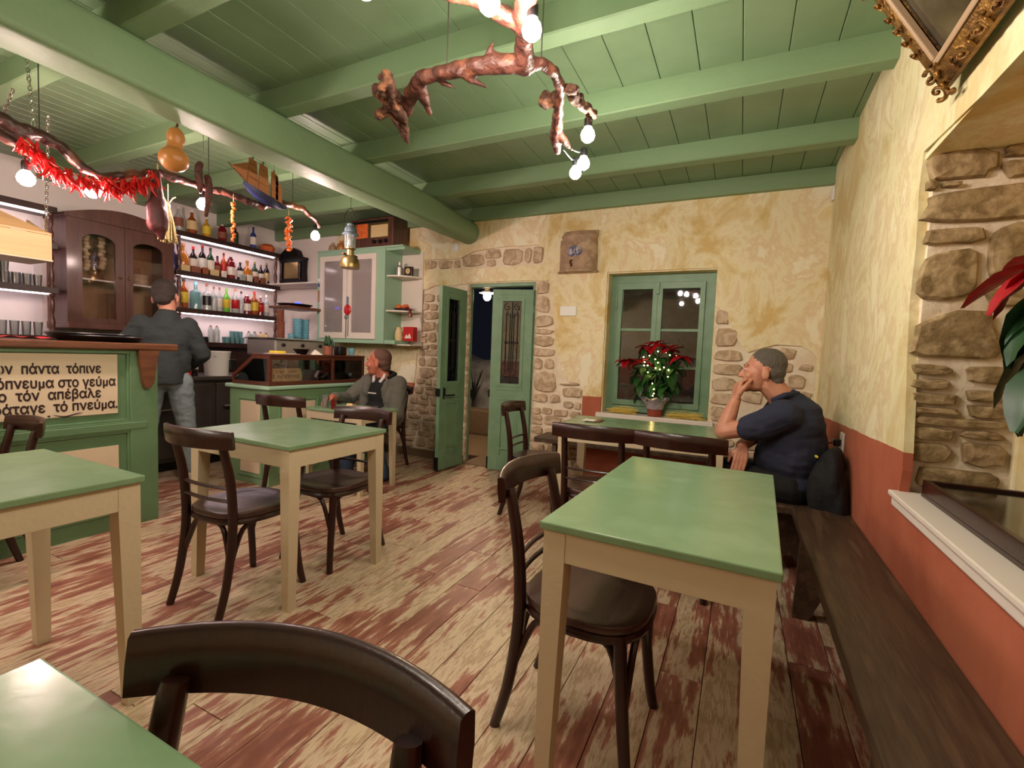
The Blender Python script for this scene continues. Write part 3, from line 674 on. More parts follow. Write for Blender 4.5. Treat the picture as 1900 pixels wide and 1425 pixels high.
# ================================================================ TABLES
HT = .78
def table(label, x0, y0, x1, y1, h=HT, leg=.062, apron=.085, ov=.012, top=.022, rz=0.0):
    cx, cy = (x0+x1)/2, (y0+y1)/2; w, d = (x1-x0)/2, (y1-y0)/2
    t = thing('table', label, 'table', (cx, cy, 0), rz, 'green-topped cafe tables')
    MB().box(-w, -d, h-top, w, d, h, .004).build('tabletop', 'green_table', t)
    a, b = w-ov, d-ov; za = h-top
    mb = MB()
    for s in (-1, 1):
        mb.box(-a+.01, s*b, za-apron, a-.01, s*(b-.02), za-.0005, .002); mb.box(s*a, -b+.01, za-apron, s*(a-.02), b-.01, za-.0005, .002)
    mb.build('apron', 'cream_wood', t)
    for sx in (-1, 1):
        for sy in (-1, 1):
            X, Y = sx*a, sy*b; L1 = leg; L0 = leg*.68
            vs = []
            for z, l in ((0, L0), (za-apron-.02, L1), (za-.001, L1)):
                xi, yi = X+sx*.002, Y+sy*.002
                vs += [(xi, yi, z), (xi-sx*l, yi, z), (xi-sx*l, yi-sy*l, z), (xi, yi-sy*l, z)]
            fs = [(0, 1, 2, 3), (8, 9, 10, 11)]+[(r*4+k, r*4+(k+1) % 4, (r+1)*4+(k+1) % 4, (r+1)*4+k) for r in range(2) for k in range(4)]
            MB().add(vs, fs).build('leg', 'cream_wood', t)
    return t
table('long green-topped table in the right foreground, alongside the dark bench', -.452, 1.165, .128, 2.205, rz=R(-2))
table('square green-topped table in the middle of the floor with two chairs', -2.56, 1.445, -1.80, 2.09)
table('green-topped table cut off by the left edge, in front of the inscribed counter', -2.50, .27, -1.771, .865)
table('nearest green-topped table, only its corner showing at bottom left', -.86, -.42, -.16, .29, rz=R(0))
table('green-topped table below the window where the navy-shirted man leans', -1.10, 2.965, -.07, 3.57, rz=R(3.5))
table('small low green-topped table where the man in the grey jacket eats', -3.44, 2.92, -2.78, 3.38, h=.70, leg=.05, apron=.07)

# ================================================================ BENTWOOD CHAIRS
def make_chair():
    """front towards +y, back legs at -y"""
    t = thing('chair', '', 'chair', group='dark bentwood cafe chairs')
    hs = .46
    def seat_outline(k, sc=1.0):
        out = []
        for i in range(k):
            a = 2*PI*i/k; ca, sa = math.cos(a), math.sin(a)
            e = .72 if sa > 0 else .62
            w = .205*(1+.06*sa)
            out.append((math.copysign(abs(ca)**e, ca)*w*sc, math.copysign(abs(sa)**.8, sa)*.205*sc+.01))
        return out
    k = 28; vs = []
    rings = [(.97, hs-.028), (1.0, hs-.02), (1.0, hs-.006), (.985, hs), (.93, hs+.001), (.78, hs-.006), (.45, hs-.009)]
    for sc, z in rings: vs += [(x, y, z) for x, y in seat_outline(k, sc)]
    vs += [(0, 0.01, hs-.01), (0, .01, hs-.028)]
    fs = [(r*k+i, r*k+(i+1) % k, (r+1)*k+(i+1) % k, (r+1)*k+i) for r in range(len(rings)-1) for i in range(k)]
    b = len(vs)-2; fs += [((len(rings)-1)*k+i, (len(rings)-1)*k+(i+1) % k, b) for i in range(k)]+[((i+1) % k, i, b+1) for i in range(k)]
    MB().add(vs, fs).build('seat', 'seat_wood', t, smooth=True, angle=50)
    ring = [(x*.94, y*.94, hs-.04) for x, y in seat_outline(k)]; ring.append(ring[0])
    MB().tube(ring, .017, 8, cap=False).build('seat_frame', 'dark_wood', t, smooth=True)
    for s in (-1, 1):
        MB().tube(smooth_path([(s*.155, .15, hs-.03), (s*.165, .165, .28), (s*.175, .185, .1), (s*.19, .20, 0)], 3), [.021, .0205, .02, .0195, .019, .0185, .018, .0175, .017, .0165][:10], 10).build('leg', 'dark_wood', t, smooth=True)
        post = smooth_path([(s*.17, -.245, 0), (s*.168, -.205, .14), (s*.165, -.178, .32), (s*.165, -.172, .46), (s*.166, -.185, .62), (s*.164, -.214, .76), (s*.163, -.224, .80)], 3)
        MB().tube(post, [.0165+.004*math.sin(PI*i/(len(post)-1)) for i in range(len(post))], 10).build('leg', 'dark_wood', t, smooth=True)
        # curved braces: side, front, rear
        for (A, B, Cc) in (((s*.165, .17, .22), (s*.15, .12, .38), (s*.175, .03, hs-.045)), ((s*.165, -.18, .24), (s*.16, -.12, .38), (s*.178, -.04, hs-.045)),
                           ((s*.168, .178, .22), (s*.11, .185, .385), (s*.03, .19, hs-.05)), ((s*.163, -.185, .24), (s*.1, -.17, .385), (s*.03, -.165, hs-.05))):
            MB().tube(smooth_path([A, B, Cc], 5), .0115, 8).build('brace', 'dark_wood', t, smooth=True)
    # top rail: broad bent plank
    n = 18; vs = []
    for i in range(n+1):
        u = -1+2*i/n; x = u*.232; y = -.218-.062*(1-u*u); hgt = .043-.004*abs(u)**3
        zc = .812; th = .0105; fl = .006*(1-u*u)
        dx, dy = 1, .062*2*u/.232; l_ = math.hypot(dx, dy); nx2, ny2 = -dy/l_, dx/l_
        for (o_, z_) in ((-th, -hgt), (th, -hgt), (th*1.2, 0), (th, hgt-.004), (th*.4, hgt), (-th*.4, hgt), (-th, hgt-.004), (-th*1.2, 0)):
            vs.append((x+nx2*o_, y+ny2*o_-.10*z_*1.0, zc+z_+fl))
    m_ = 8; fs = [(i*m_+j, i*m_+(j+1) % m_, (i+1)*m_+(j+1) % m_, (i+1)*m_+j) for i in range(n) for j in range(m_)]+[tuple(range(m_)), tuple(n*m_+j for j in range(m_))]
    MB().add(vs, fs).build('backrest', 'dark_wood', t, smooth=True, angle=60)
    for z in (.525, .585):
        pts = [(u*.16, -.178-.02*(1-u*u)-.10*(z-.5)*.4, z) for u in [-1+2*i/8 for i in range(9)]]
        mb = MB()
        mb.tube(pts, .011, 8, flat=.7); mb.build('slat', 'dark_wood', t, smooth=True)
    return t
chair0 = make_chair(); first = [True]
def place_chair(x, y, rz, label, sc=1.0):
    o = chair0 if first[0] else copy_tree(chair0); first[0] = False
    o.location = (x, y, 0); o.rotation_euler = (0, 0, R(rz)); o['label'] = label; o.scale = (sc, sc, sc); return o
# rz 0 faces +y; 90 faces -x; -90 faces +x; 180 faces -y
place_chair(-2.18, 1.49, 2, 'dark bentwood chair on the near side of the middle table, back towards the viewer')
place_chair(-2.14, 2.03, 180, 'dark bentwood chair tucked under the far side of the middle table, seat showing below it')
place_chair(-1.375, 3.36, -86, 'dark bentwood chair standing free in front of the right door leaf')
place_chair(-.415, 1.50, -92, 'dark bentwood chair pushed under the left side of the long foreground table')
place_chair(-.742, 2.79, 3, 'left one of two dark chairs side by side with backs at the window table')
place_chair(-.258, 2.79, -3, 'right one of two dark chairs side by side, nearest the navy-shirted man')
place_chair(-3.33, .86, 178, 'dark bentwood chair behind the left-edge table, against the inscribed counter', .94)
place_chair(-.420, .150, 191.5, 'nearest dark chair, its curved backrest filling the bottom of the picture')
place_chair(-3.17, 2.66, 8, 'dark bentwood chair between the display counter and the grey-jacketed man\'s table')

# ================================================================ BENCHES
def bench(label, x0, y0, x1, y1, h, trestles, alongx=False):
    t = thing('bench', label, 'bench', ((x0+x1)/2, (y0+y1)/2, 0), group='dark plank benches')
    w, d = (x1-x0)/2, (y1-y0)/2
    MB().box(-w, -d, h-.045, w, d, h, .006).build('seat', 'bench_wood', t)
    for p in trestles:
        mb = MB()
        if alongx:
            poly = [(-d*.95, 0), (-d*.55, 0), (0, h*.25), (d*.55, 0), (d*.95, 0), (d*.7, h-.046), (-d*.7, h-.046)]
            mb.prism(poly, p-.02, p+.02, 'yz')
        else:
            poly = [(-w*.95, 0), (-w*.45, 0), (0, h*.3), (w*.45, 0), (w*.95, 0), (w*.85, h-.046), (-w*.85, h-.046)]
            mb.prism(poly, p-.02, p+.02, 'xz')
        mb.build('trestle', 'bench_wood', t)
    return t
bench('long dark wooden plank bench running along the terracotta right wall', .292, -.9, .556, 2.955, .47, (-1.3, 0.2, 1.62))
bench('dark wooden plank bench in the far right corner that the navy-shirted man sits on', .10, 2.99, .54, 4.40, .45, (-.5, .5))
bench('dark wooden bench end showing left of the window table, under the window', -1.72, 4.06, .06, 4.40, .47, (-.7, .7), True)

# ================================================================ PEOPLE
def limb(mb, pts, rad, n=12):
    for i in range(len(pts)-1): capsule(mb, pts[i], pts[i+1], rad[i], rad[i+1], n)
def head_prims(mb, Hm, k=1.0):
    old = mb.M; mb.M = Hm
    mb.ell((0, -.018, .032), (.076, .096, .088), 18, 12); mb.ell((0, .03, -.025), (.064, .068, .09), 16, 12)
    mb.ell((0, .035, -.08), (.052, .055, .035), 14, 8); mb.ell((0, .074, -.1), (.024, .022, .018), 10, 7)
    capsule(mb, (0, .09, .012), (0, .110, -.026), .008, .0125, 8); mb.ell((-.011, .106, -.03), (.009, .011, .008), 8, 6); mb.ell((.011, .106, -.03), (.009, .011, .008), 8, 6)
    capsule(mb, (-.036, .080, .028), (.036, .080, .028), .012, .012, 8)
    for s in (-1, 1):
        mb.ell((s*.046, .066, -.028), (.02, .022, .022), 10, 7)
        mb.ell((s*.079, -.008, -.018), (.010, .021, .033), 10, 8)
        mb.ell((s*.03, .083, .006), (.014, .010, .009), 8, 6)
    capsule(mb, (-.02, .092, -.062), (.02, .092, -.062), .0085, .0085, 8)
    mb.M = old
def hair_prims(mb, Hm, low=True):
    old = mb.M; mb.M = Hm
    mb.ell((0, -.026, .046), (.0790, .0955, .084), 18, 12)
    if low: mb.ell((0, -.048, .0), (.0745, .068, .06), 16, 10); mb.ell((0, -.062, -.045), (.058, .048, .04), 14, 8)
    mb.M = old
def face_details(Hm, body, brows='hair_dark', eyes=True, mouth=True):
    for s in (-1, 1):
        if eyes:
            mb = MB(); mb.M = Hm; mb.ell((s*.030, .0865, .007), (.0115, .007, .0065), 10, 7); e = mb.build('eye', 'eye_white', body, smooth=True)
            mb = MB(); mb.M = Hm; mb.ell((s*.030, .0922, .007), (.0055, .0025, .0055), 8, 6); mb.build('iris', 'eye_dark', e, smooth=True)
        mb = MB(); mb.M = Hm; capsule(mb, (s*.014, .092, .031), (s*.046, .08, .031), .0035, .003, 6); mb.build('eyebrow', brows, body, smooth=True)
    if mouth:
        mb = MB(); mb.M = Hm; mb.ell((0, .0995, -.0625), (.019, .0045, .0045), 10, 6); mb.build('mouth', 'lips', body, smooth=True)
def hand_prims(mb, wrist, d, palm_n, thumb_side, curl=.5, k=1.0):
    """wrist point, direction of the hand, normal the fingers curl towards, thumb_side vector"""
    d = Vector(d).normalized(); pn = Vector(palm_n).normalized(); ts = Vector(thumb_side).normalized(); wv = Vector(wrist)
    for j in range(4):
        o = ts*(.030-.020*j)*k
        mb.tube([wv+o*.55, wv+d*.045*k+o*.9, wv+d*.088*k+o], [.015*k, .0145*k, .0115*k], 8)
        L1 = (.044, .049, .046, .036)[j]*k; a0 = curl*1.1; a1 = curl*2.3; a2 = curl*3.1
        p0 = wv+d*.088*k+o; p1 = p0+(d*math.cos(a0)+pn*math.sin(a0))*L1; p2 = p1+(d*math.cos(a1)+pn*math.sin(a1))*L1*.62; p3 = p2+(d*math.cos(a2)+pn*math.sin(a2))*L1*.5
        capsule(mb, p0, p1, .0105*k, .0092*k, 8); capsule(mb, p1, p2, .0092*k, .0085*k, 8); capsule(mb, p2, p3, .0085*k, .0072*k, 8)
    t0 = wv+d*.02*k+ts*.022*k; t1 = t0+(d*.7+ts*.75+pn*.2).normalized()*.042*k; t2 = t1+(d*.95+pn*.45).normalized()*.032*k; t3 = t2+(d*.9+pn*.6-ts*.2).normalized()*.022*k
    capsule(mb, t0, t1, .0155*k, .012*k, 8); capsule(mb, t1, t2, .012*k, .0105*k, 8); capsule(mb, t2, t3, .0105*k, .0085*k, 8)
def shoe(mb, ankle, d):
    d = Vector(d).normalized(); a = Vector(ankle); s = Vector((-d.y, d.x, 0))
    ang = math.atan2(d.y, d.x)-PI/2
    mb.ell((a.x-d.x*.02, a.y-d.y*.02, .045), (.042, .06, .045), 12, 8, (0, 0, ang)); mb.ell((a.x+d.x*.09, a.y+d.y*.09, .033), (.047, .095, .034), 14, 8, (0, 0, ang))
    mb.ell((a.x+d.x*.035, a.y+d.y*.035, .016), (.045, .15, .016), 14, 6, (0, 0, ang))
def TR(loc, rz): return Matrix.Translation(Vector(loc)) @ Matrix.Rotation(R(rz), 4, 'Z')
def head_M(pos, yaw, pitch=0, roll=0, k=1.0):
    return Matrix.Translation(Vector(pos)) @ Euler((R(pitch), R(roll), R(yaw)), 'ZYX').to_matrix().to_4x4() @ Matrix.Scale(k, 4)

# ---- barman, seen from behind
def barman():
    T = TR((-4.50, 2.36, 0), 58)
    root = thing('person', 'person standing behind the bar with back turned, dark jacket, pale jeans', 'person', (0, 0, 0))
    F = lambda p: T @ Vector(p)
    Hm = T @ head_M((.0, .045, 1.61), -14, -20, 0, 1.16)
    b = MB(); head_prims(b, Hm)
    limb(b, [F((.01, .0, 1.44)), F((.015, .025, 1.56))], [.062, .058])
    b.M = T; b.ell((0, 0, 1.22), (.165, .11, .24), 18, 12); b.ell((0, .0, .98), (.16, .115, .12), 16, 10); b.M = Matrix()
    # arms
    la = [F((-.155, 0, 1.36)), F((-.30, .02, 1.17)), F((-.20, .22, 1.02))]; ra = [F((.155, 0, 1.36)), F((.265, .04, 1.13)), F((.17, .25, 1.0))]
    limb(b, la, [.046, .042, .03]); limb(b, ra, [.046, .042, .03])
    hand_prims(b, la[2], T.to_3x3() @ Vector((.5, .8, -.1)), T.to_3x3() @ Vector((.4, -.3, -.8)), T.to_3x3() @ Vector((.5, .2, .6)), .45)
    hand_prims(b, ra[2], T.to_3x3() @ Vector((-.4, .85, -.15)), T.to_3x3() @ Vector((-.5, -.3, -.8)), T.to_3x3() @ Vector((-.5, .2, .6)), .45)
    ll = [F((-.09, 0, .93)), F((-.13, .03, .50)), F((-.16, -.03, .09))]; rl = [F((.09, 0, .93)), F((.135, .05, .50)), F((.155, -.02, .09))]
    limb(b, ll, [.085, .055, .038]); limb(b, rl, [.085, .055, .038])
    body = remesh(b, 'body', 'skin', root, .0055, 3)
    h = MB(); hair_prims(h, Hm); remesh(h, 'hair', 'hair_dark', root, .007, 2, .002, 60)
    j = MB(); j.M = T
    j.ell((0, -.005, 1.25), (.19, .13, .2), 20, 14); j.ell((0, -.0, 1.06), (.195, .135, .2), 20, 12); j.tube([(0, 0, 1.30), (0, 0, .86)], [.155, .195], 24, flat=.82)
    j.ell((-.13, -.005, 1.355), (.085, .085, .06)); j.ell((.13, -.005, 1.355), (.085, .085, .06)); j.tube([(0, 0, 1.34), (.012, .012, 1.485)], [.13, .078], 16)
    j.M = Matrix()
    limb(j, [F((-.165, 0, 1.37)), la[1], F((-.215, .20, 1.035))], [.078, .068, .048]); limb(j, [F((.165, 0, 1.37)), ra[1], F((.18, .225, 1.015))], [.078, .068, .048])
    remesh(j, 'jacket', 'cloth_charcoal', root, .009, 12, .010, 7, stretch=(1, 1, 2.2))
    col_ = MB(); col_.M = T; col_.tube([(.012, .012, 1.455), (.014, .016, 1.50)], [.073, .068], 18); remesh(col_, 'collar', 'cloth_charcoal', root, .006, 2)
    t = MB(); t.M = T; t.ell((0, 0, .93), (.175, .13, .12), 18, 10); t.ell((-.075, -.03, .89), (.095, .085, .1)); t.ell((.075, -.03, .89), (.095, .085, .1)); t.M = Matrix()
    limb(t, [F((-.095, 0, .88)), F((-.135, .03, .50)), F((-.155, -.02, .10))], [.105, .078, .066]); limb(t, [F((.095, 0, .88)), F((.14, .05, .50)), F((.155, -.01, .10))], [.105, .078, .066])
    remesh(t, 'trousers', 'cloth_jeans', root, .008, 8, .009, 9, stretch=(1, 1, 1.6))
    for p, dd in ((F((-.16, -.03, 0)), (-.25, 1)), (F((.155, -.02, 0)), (.3, 1))):
        s = MB(); dv = T.to_3x3() @ Vector((dd[0], dd[1], 0)); shoe(s, p, dv); so = remesh(s, 'shoe', 'shoe_white', root, .006, 2)
barman()

# ---- man in the grey jacket, seated behind the small table
def grey_man():
    T = TR((-3.24, 3.72, 0), 176)     # faces the viewer's side of the room (-y)
    root = thing('person', 'person in a grey zip jacket seated at the small table, head turned to the left', 'person', (0, 0, 0))
    F = lambda p: T @ Vector(p); V3 = T.to_3x3()
    Hm = T @ head_M((.045, .05, 1.105), -62, -2, 0, 1.13)
    b = MB(); head_prims(b, Hm); limb(b, [F((.01, .0, .93)), F((.035, .03, 1.06))], [.068, .064])
    b.M = T; b.ell((0, .0, .74), (.18, .13, .25), 18, 12); b.ell((0, .02, .54), (.18, .15, .11), 16, 10); b.M = Matrix()
    ra = [F((.205, .02, .90)), F((.27, .24, .72)), F((.17, .50, .765))]      # on the table
    la = [F((-.205, .02, .90)), F((-.285, .12, .62)), F((-.25, .36, .60))]
    limb(b, ra, [.055, .045, .032]); limb(b, la, [.055, .045, .032])
    hand_prims(b, ra[2], V3 @ Vector((-.25, .95, -.08)), V3 @ Vector((-.35, .1, -.9)), V3 @ Vector((-.8, -.1, .35)), .45)
    hand_prims(b, la[2], V3 @ Vector((.2, .95, -.2)), V3 @ Vector((.1, .2, -.9)), V3 @ Vector((.9, 0, .2)), .25)
    rl = [F((.10, .02, .52)), F((.13, .42, .50)), F((.12, .36, .10))]; ll = [F((-.10, .02, .52)), F((-.245, .42, .52)), F((-.30, .30, .09))]
    limb(b, rl, [.085, .058, .04]); limb(b, ll, [.085, .058, .04])
    body = remesh(b, 'body', 'skin_red', root, .0055, 3); face_details(Hm, root, 'hair_short')
    h = MB(); hair_prims(h, Hm @ Matrix.Translation((0, -.002, -.004)) @ Matrix.Scale(.985, 4)); remesh(h, 'hair', 'hair_short', root, .006, 2, .001, 70)
    s = MB(); s.M = T; s.ell((0, .03, .77), (.15, .135, .19), 18, 12); s.ell((0, .07, .62), (.16, .15, .12), 16, 10); s.M = Matrix(); remesh(s, 'shirt', 'cloth_black', root, .009, 3, .006, 9)
    cl = MB(); cl.M = T; cl.tube([(-.045, .115, .905), (-.06, .07, .96), (-.02, .02, .99)], .017, 8); cl.tube([(.03, .12, .905), (.08, .07, .96), (.06, .02, .99)], .017, 8); cl.M = Matrix(); remesh(cl, 'collar', 'shirt_white', root, .006, 2)
    mb = MB(); mb.M = T; mb.box(-.05, .160, .795, .06, .166, .806).build('chest_print', 'shirt_white', root)
    j = MB(); j.M = T
    for sx in (-1, 1):
        j.ell((sx*.13, -.005, .84), (.115, .11, .12)); j.ell((sx*.165, .03, .70), (.075, .14, .2)); j.ell((sx*.17, .045, .58), (.075, .15, .12)); j.ell((sx*.13, .085, .82), (.05, .075, .12))
    j.ell((0, -.07, .72), (.2, .09, .26), 18, 12); j.M = Matrix()
    limb(j, [ra[0], ra[1], F((.19, .45, .765))], [.085, .072, .048]); limb(j, [la[0], la[1], F((-.255, .32, .605))], [.085, .072, .052])
    remesh(j, 'jacket', 'cloth_knit', root, .008, 4, .010, 8, stretch=(1, 1, 1.8))
    hd_ = MB(); hd_.M = T; hd_.tube([(-.10, .05, .95), (-.09, -.05, .99), (0, -.085, 1.0), (.09, -.04, .99), (.105, .05, .95)], .024, 10); hd_.M = Matrix(); remesh(hd_, 'jacket_collar', 'cloth_black', root, .007, 2)
    t = MB(); limb(t, [rl[0], rl[1], F((.12, .36, .08))], [.10, .082, .066]); limb(t, [ll[0], ll[1], F((-.30, .30, .07))], [.10, .082, .068]); t.M = T; t.ell((0, 0, .53), (.19, .15, .10)); t.M = Matrix()
    remesh(t, 'trousers', 'cloth_denim', root, .009, 3, .008, 9)
    for p in (F((.12, .36, 0)), F((-.30, .30, 0))):
        s = MB(); shoe(s, p, V3 @ Vector((0, 1, 0))); remesh(s, 'shoe', 'shoe_dark', root, .007, 2)
grey_man()
gc = copy_tree(chair0); gc.location = (-3.36, 3.80, 0); gc.rotation_euler = (0, 0, R(176)); gc['label'] = 'dark bentwood chair under the man in the grey jacket'

# ---- man in the navy shirt, profile, chin on fist
def navy_man():
    root = thing('person', 'person in a navy short-sleeved shirt resting chin on fist at the window table', 'person', (0, 0, 0))
    # world coordinates directly: he faces -x
    Hm = head_M((.115, 3.20, 1.19), 93, -3, 0, 1.09)
    b = MB(); head_prims(b, Hm); limb(b, [(.25, 3.22, 1.01), (.155, 3.205, 1.12)], [.075, .068])
    b.ell((.30, 3.22, .80), (.13, .16, .2), 18, 12); b.ell((.30, 3.22, .66), (.13, .16, .14), 18, 12); b.ell((.30, 3.22, .55), (.16, .19, .11), 16, 10)
    # his left arm is nearest the viewer: elbow on the table corner, fist at the chin
    la = [(.225, 3.02, .96), (.09, 3.02, .875), (-.075, 3.06, .822)]
    wrist = Vector((-.02, 3.12, 1.015))
    limb(b, la, [.06, .054, .047]); limb(b, [la[2], (-.045, 3.085, .93), wrist], [.047, .043, .031])
    hand_prims(b, wrist, (.10, .42, .85), (.85, .1, -.1), (.35, -.85, .3), .8, 1.22)
    ra = [(.235, 3.42, .96), (.12, 3.42, .78), (.03, 3.10, .745)]
    limb(b, ra, [.06, .05, .034])
    hand_prims(b, (.035, 3.085, .74), (-.1, -.45, -.85), (-.3, .6, -.3), (-.8, -.1, .1), .18)
    ll = [(.30, 3.12, .53), (-.08, 3.10, .53), (-.06, 3.12, .10)]; rl = [(.30, 3.33, .53), (-.08, 3.38, .53), (-.02, 3.40, .10)]
    limb(b, ll, [.095, .065, .045]); limb(b, rl, [.095, .065, .045])
    body = remesh(b, 'body', 'skin', root, .005, 3); face_details(Hm, root, 'hair_grey', mouth=False)
    h = MB(); hair_prims(h, Hm); remesh(h, 'hair', 'hair_grey', root, .006, 2, .0018, 60)
    s = MB(); s.ell((.30, 3.22, .75), (.18, .205, .28), 20, 14); s.ell((.30, 3.22, .86), (.165, .20, .19), 20, 14); s.ell((.29, 3.22, .68), (.19, .205, .17), 20, 12); s.ell((.31, 3.22, .55), (.19, .2, .11), 16, 10); s.ell((.31, 3.22, .965), (.13, .17, .085), 16, 10)
    s.tube([(.27, 3.22, .99), (.225, 3.215, 1.055)], [.10, .078], 16)
    s.ell((.235, 3.05, .945), (.095, .085, .085)); s.ell((.24, 3.40, .945), (.09, .085, .085))
    limb(s, [(.225, 3.03, .95), (.135, 3.02, .895), (.065, 3.025, .865)], [.09, .082, .076]); limb(s, [(.235, 3.42, .95), (.15, 3.42, .83)], [.088, .075])
    remesh(s, 'shirt', 'cloth_navy', root, .007, 4, .010, 8, stretch=(1, 1, 1.6))
    c = MB(); c.tube([(.17, 3.14, 1.02), (.235, 3.12, 1.06), (.305, 3.2, 1.07), (.27, 3.30, 1.06), (.18, 3.31, 1.02)], .017, 10); remesh(c, 'collar', 'cloth_navy', root, .006, 2)
    t = MB(); limb(t, ll, [.11, .085, .065]); limb(t, rl, [.11, .085, .065]); t.ell((.30, 3.22, .53), (.2, .2, .1)); remesh(t, 'trousers', 'cloth_black', root, .009, 3, .008, 9)
    for p in ((-.06, 3.12, 0), (-.02, 3.40, 0)):
        s = MB(); shoe(s, p, (-1, 0, 0)); remesh(s, 'shoe', 'shoe_dark', root, .007, 2)
navy_man()
# black jacket heaped at the end of the bench behind him
jk = MB()
for p, r in (((.47, 3.02, .60), (.07, .13, .20)), ((.50, 3.0, .50), (.055, .11, .2)), ((.44, 2.99, .56), (.08, .07, .17)), ((.49, 3.07, .70), (.05, .09, .10)), ((.45, 3.03, .36), (.07, .06, .24)), ((.50, 3.02, .30), (.05, .07, .22))): jk.ell(p, r)
jo = remesh(jk, 'jacket', 'cloth_black', None, .009, 3, .018, 9, stretch=(1, 1, .5)); tag(jo, 'black jacket hanging in the corner behind the navy-shirted man', 'jacket')
mb = MB(); mb.ell((.395, 3.0, .745), (.004, .022, .008), 8, 6, (0, 0, .3)); mb.build('badge', 'yellow_paper', jo, smooth=True)

# ================================================================ BAR COUNTER WITH THE INSCRIPTION
XC = -3.58
bc = thing('bar_counter', 'green panelled bar counter with a painted Greek verse, left', 'counter', (0, 0, 0))
Y0c, Y1c, ZTc = -1.0, 1.826, 1.165
MB().box(XC-.45, Y0c, 0.0, XC-.02, Y1c-.002, ZTc-.002).build('carcass', 'green_counter', bc)
mb = MB()
mb.box(XC-.02, 1.665, .0, XC+.003, Y1c, ZTc, .003).box(XC-.02, Y0c, 1.14, XC, 1.665, ZTc, .002).box(XC-.02, Y0c, .635, XC, 1.665, .70, .002).box(XC-.02, Y0c, .0, XC, 1.665, .10, .002)
mb.build('stile', 'green_counter', bc)
mb = MB()
for (a, b, c, d) in ((Y0c, 1.665, .70, .715), (Y0c, 1.665, .622, .635), (1.652, 1.665, .70, 1.14), (1.652, 1.665, .10, .622)): mb.box(XC-.02, a, c, XC-.006, b, d, .003)
mb.box(XC-.02, Y0c, .10, XC+.012, 1.64, .128, .005).box(XC-.003, Y0c, .645, XC+.006, 1.76, .69, .004)
mb.build('moulding', 'green_counter', bc)
pn = MB().box(XC-.02, .05, .757, XC-.012, 1.602, 1.134, .001).build('verse_panel', 'cream_panel', bc)
for a, b in ((.55, 1.604), (-.7, .35)): MB().box(XC-.02, a, .17, XC-.012, b, .548, .001).build('lower_panel', 'cream_panel', bc)
RX = (PI/2, 0, PI/2)
for i, (txt, yr, z, wid) in enumerate((('пων  пάντα  τόпινε', 1.508, 1.018, .50), ('οινόпνευμα στο γεύμα', 1.585, .936, .62), ('εκείνο  τόν  αпέβαλε', 1.508, .866, .60), ('και κράταγε  τό пνεύμα.', 1.592, .793, .70))):
    text_obj('lettering', txt, .078, 'letter', pn, (XC-.0115, yr-wid, z), RX, wid, .0008, dbl=.0035)
sw = MB()
for y0, y1, ph in ((1.10, 1.245, 0), (1.285, 1.42, 2.4)):
    pts = [(XC-.011, y0+(y1-y0)*i/14, .768+.008*math.sin(ph+i*.42)) for i in range(15)]; sw.tube(pts, [.001+.0035*math.sin(PI*i/14) for i in range(15)], 6)
sw.ell((XC-.011, 1.265, .768), (.002, .007, .005)); sw.build('flourish', 'letter', pn, smooth=True)
tp = MB().box(XC-.48, Y0c, ZTc, XC+.035, 1.94, ZTc+.045, .008).build('bar_top', 'bar_top_wood', bc)
MB().prism([(1.70, ZTc), (1.815, ZTc), (1.80, 1.07), (1.785, .95), (1.765, .915), (1.735, .915), (1.722, .96), (1.71, 1.06)], XC+.004, XC+.045, 'yz').build('corbel', 'bar_top_wood', bc)

# ---- things on the bar
rc = MB(); nX, nY = 12, 20
vs = [(XC-.22+.22*i/(nX-1)+.01*math.sin(j), .95+.34*j/(nY-1), ZTc+.0495+.009*(1+noise.noise(Vector((i*.5, j*.45, 0))))) for j in range(nY) for i in range(nX)]
vs2 = [(v[0], v[1], ZTc+.0455) for v in vs]; n_ = len(vs)
fs = [(j*nX+i, j*nX+i+1, (j+1)*nX+i+1, (j+1)*nX+i) for j in range(nY-1) for i in range(nX-1)]
fs += [tuple(k+n_ for k in reversed(f)) for f in fs]
bd = [i for i in range(nX)]+[j*nX+nX-1 for j in range(1, nY)]+[(nY-1)*nX+i for i in range(nX-2, -1, -1)]+[j*nX for j in range(nY-2, 0, -1)]
fs += [(bd[i], bd[i]+n_, bd[(i+1) % len(bd)]+n_, bd[(i+1) % len(bd)]) for i in range(len(bd))]
tag(rc.add(vs, fs).build('napkin_cloth', 'red_cloth', smooth=True), 'folded red cloth lying on the inscribed bar top', 'cloth')
tr = MB().lathe([(0, 0), (.2, 0), (.225, .03), (.235, .034), (.232, .04), (.2, .012), (0, .008)], n=36).build('serving_tray', 'black_plastic', smooth=True, angle=60); tr.location = (-3.80, 1.60, ZTc+.0455)
tag(tr, 'large round black tray on the inscribed bar top', 'tray')
tr2 = MB().lathe([(0, 0), (.19, 0), (.215, .03), (.225, .034), (.222, .04), (.19, .012), (0, .008)], n=36).build('serving_tray', 'black_plastic', smooth=True, angle=60); tr2.location = (-3.82, 1.56, ZTc+.0455+.0135)
tag(tr2, 'second black tray nested on the large round tray', 'tray')

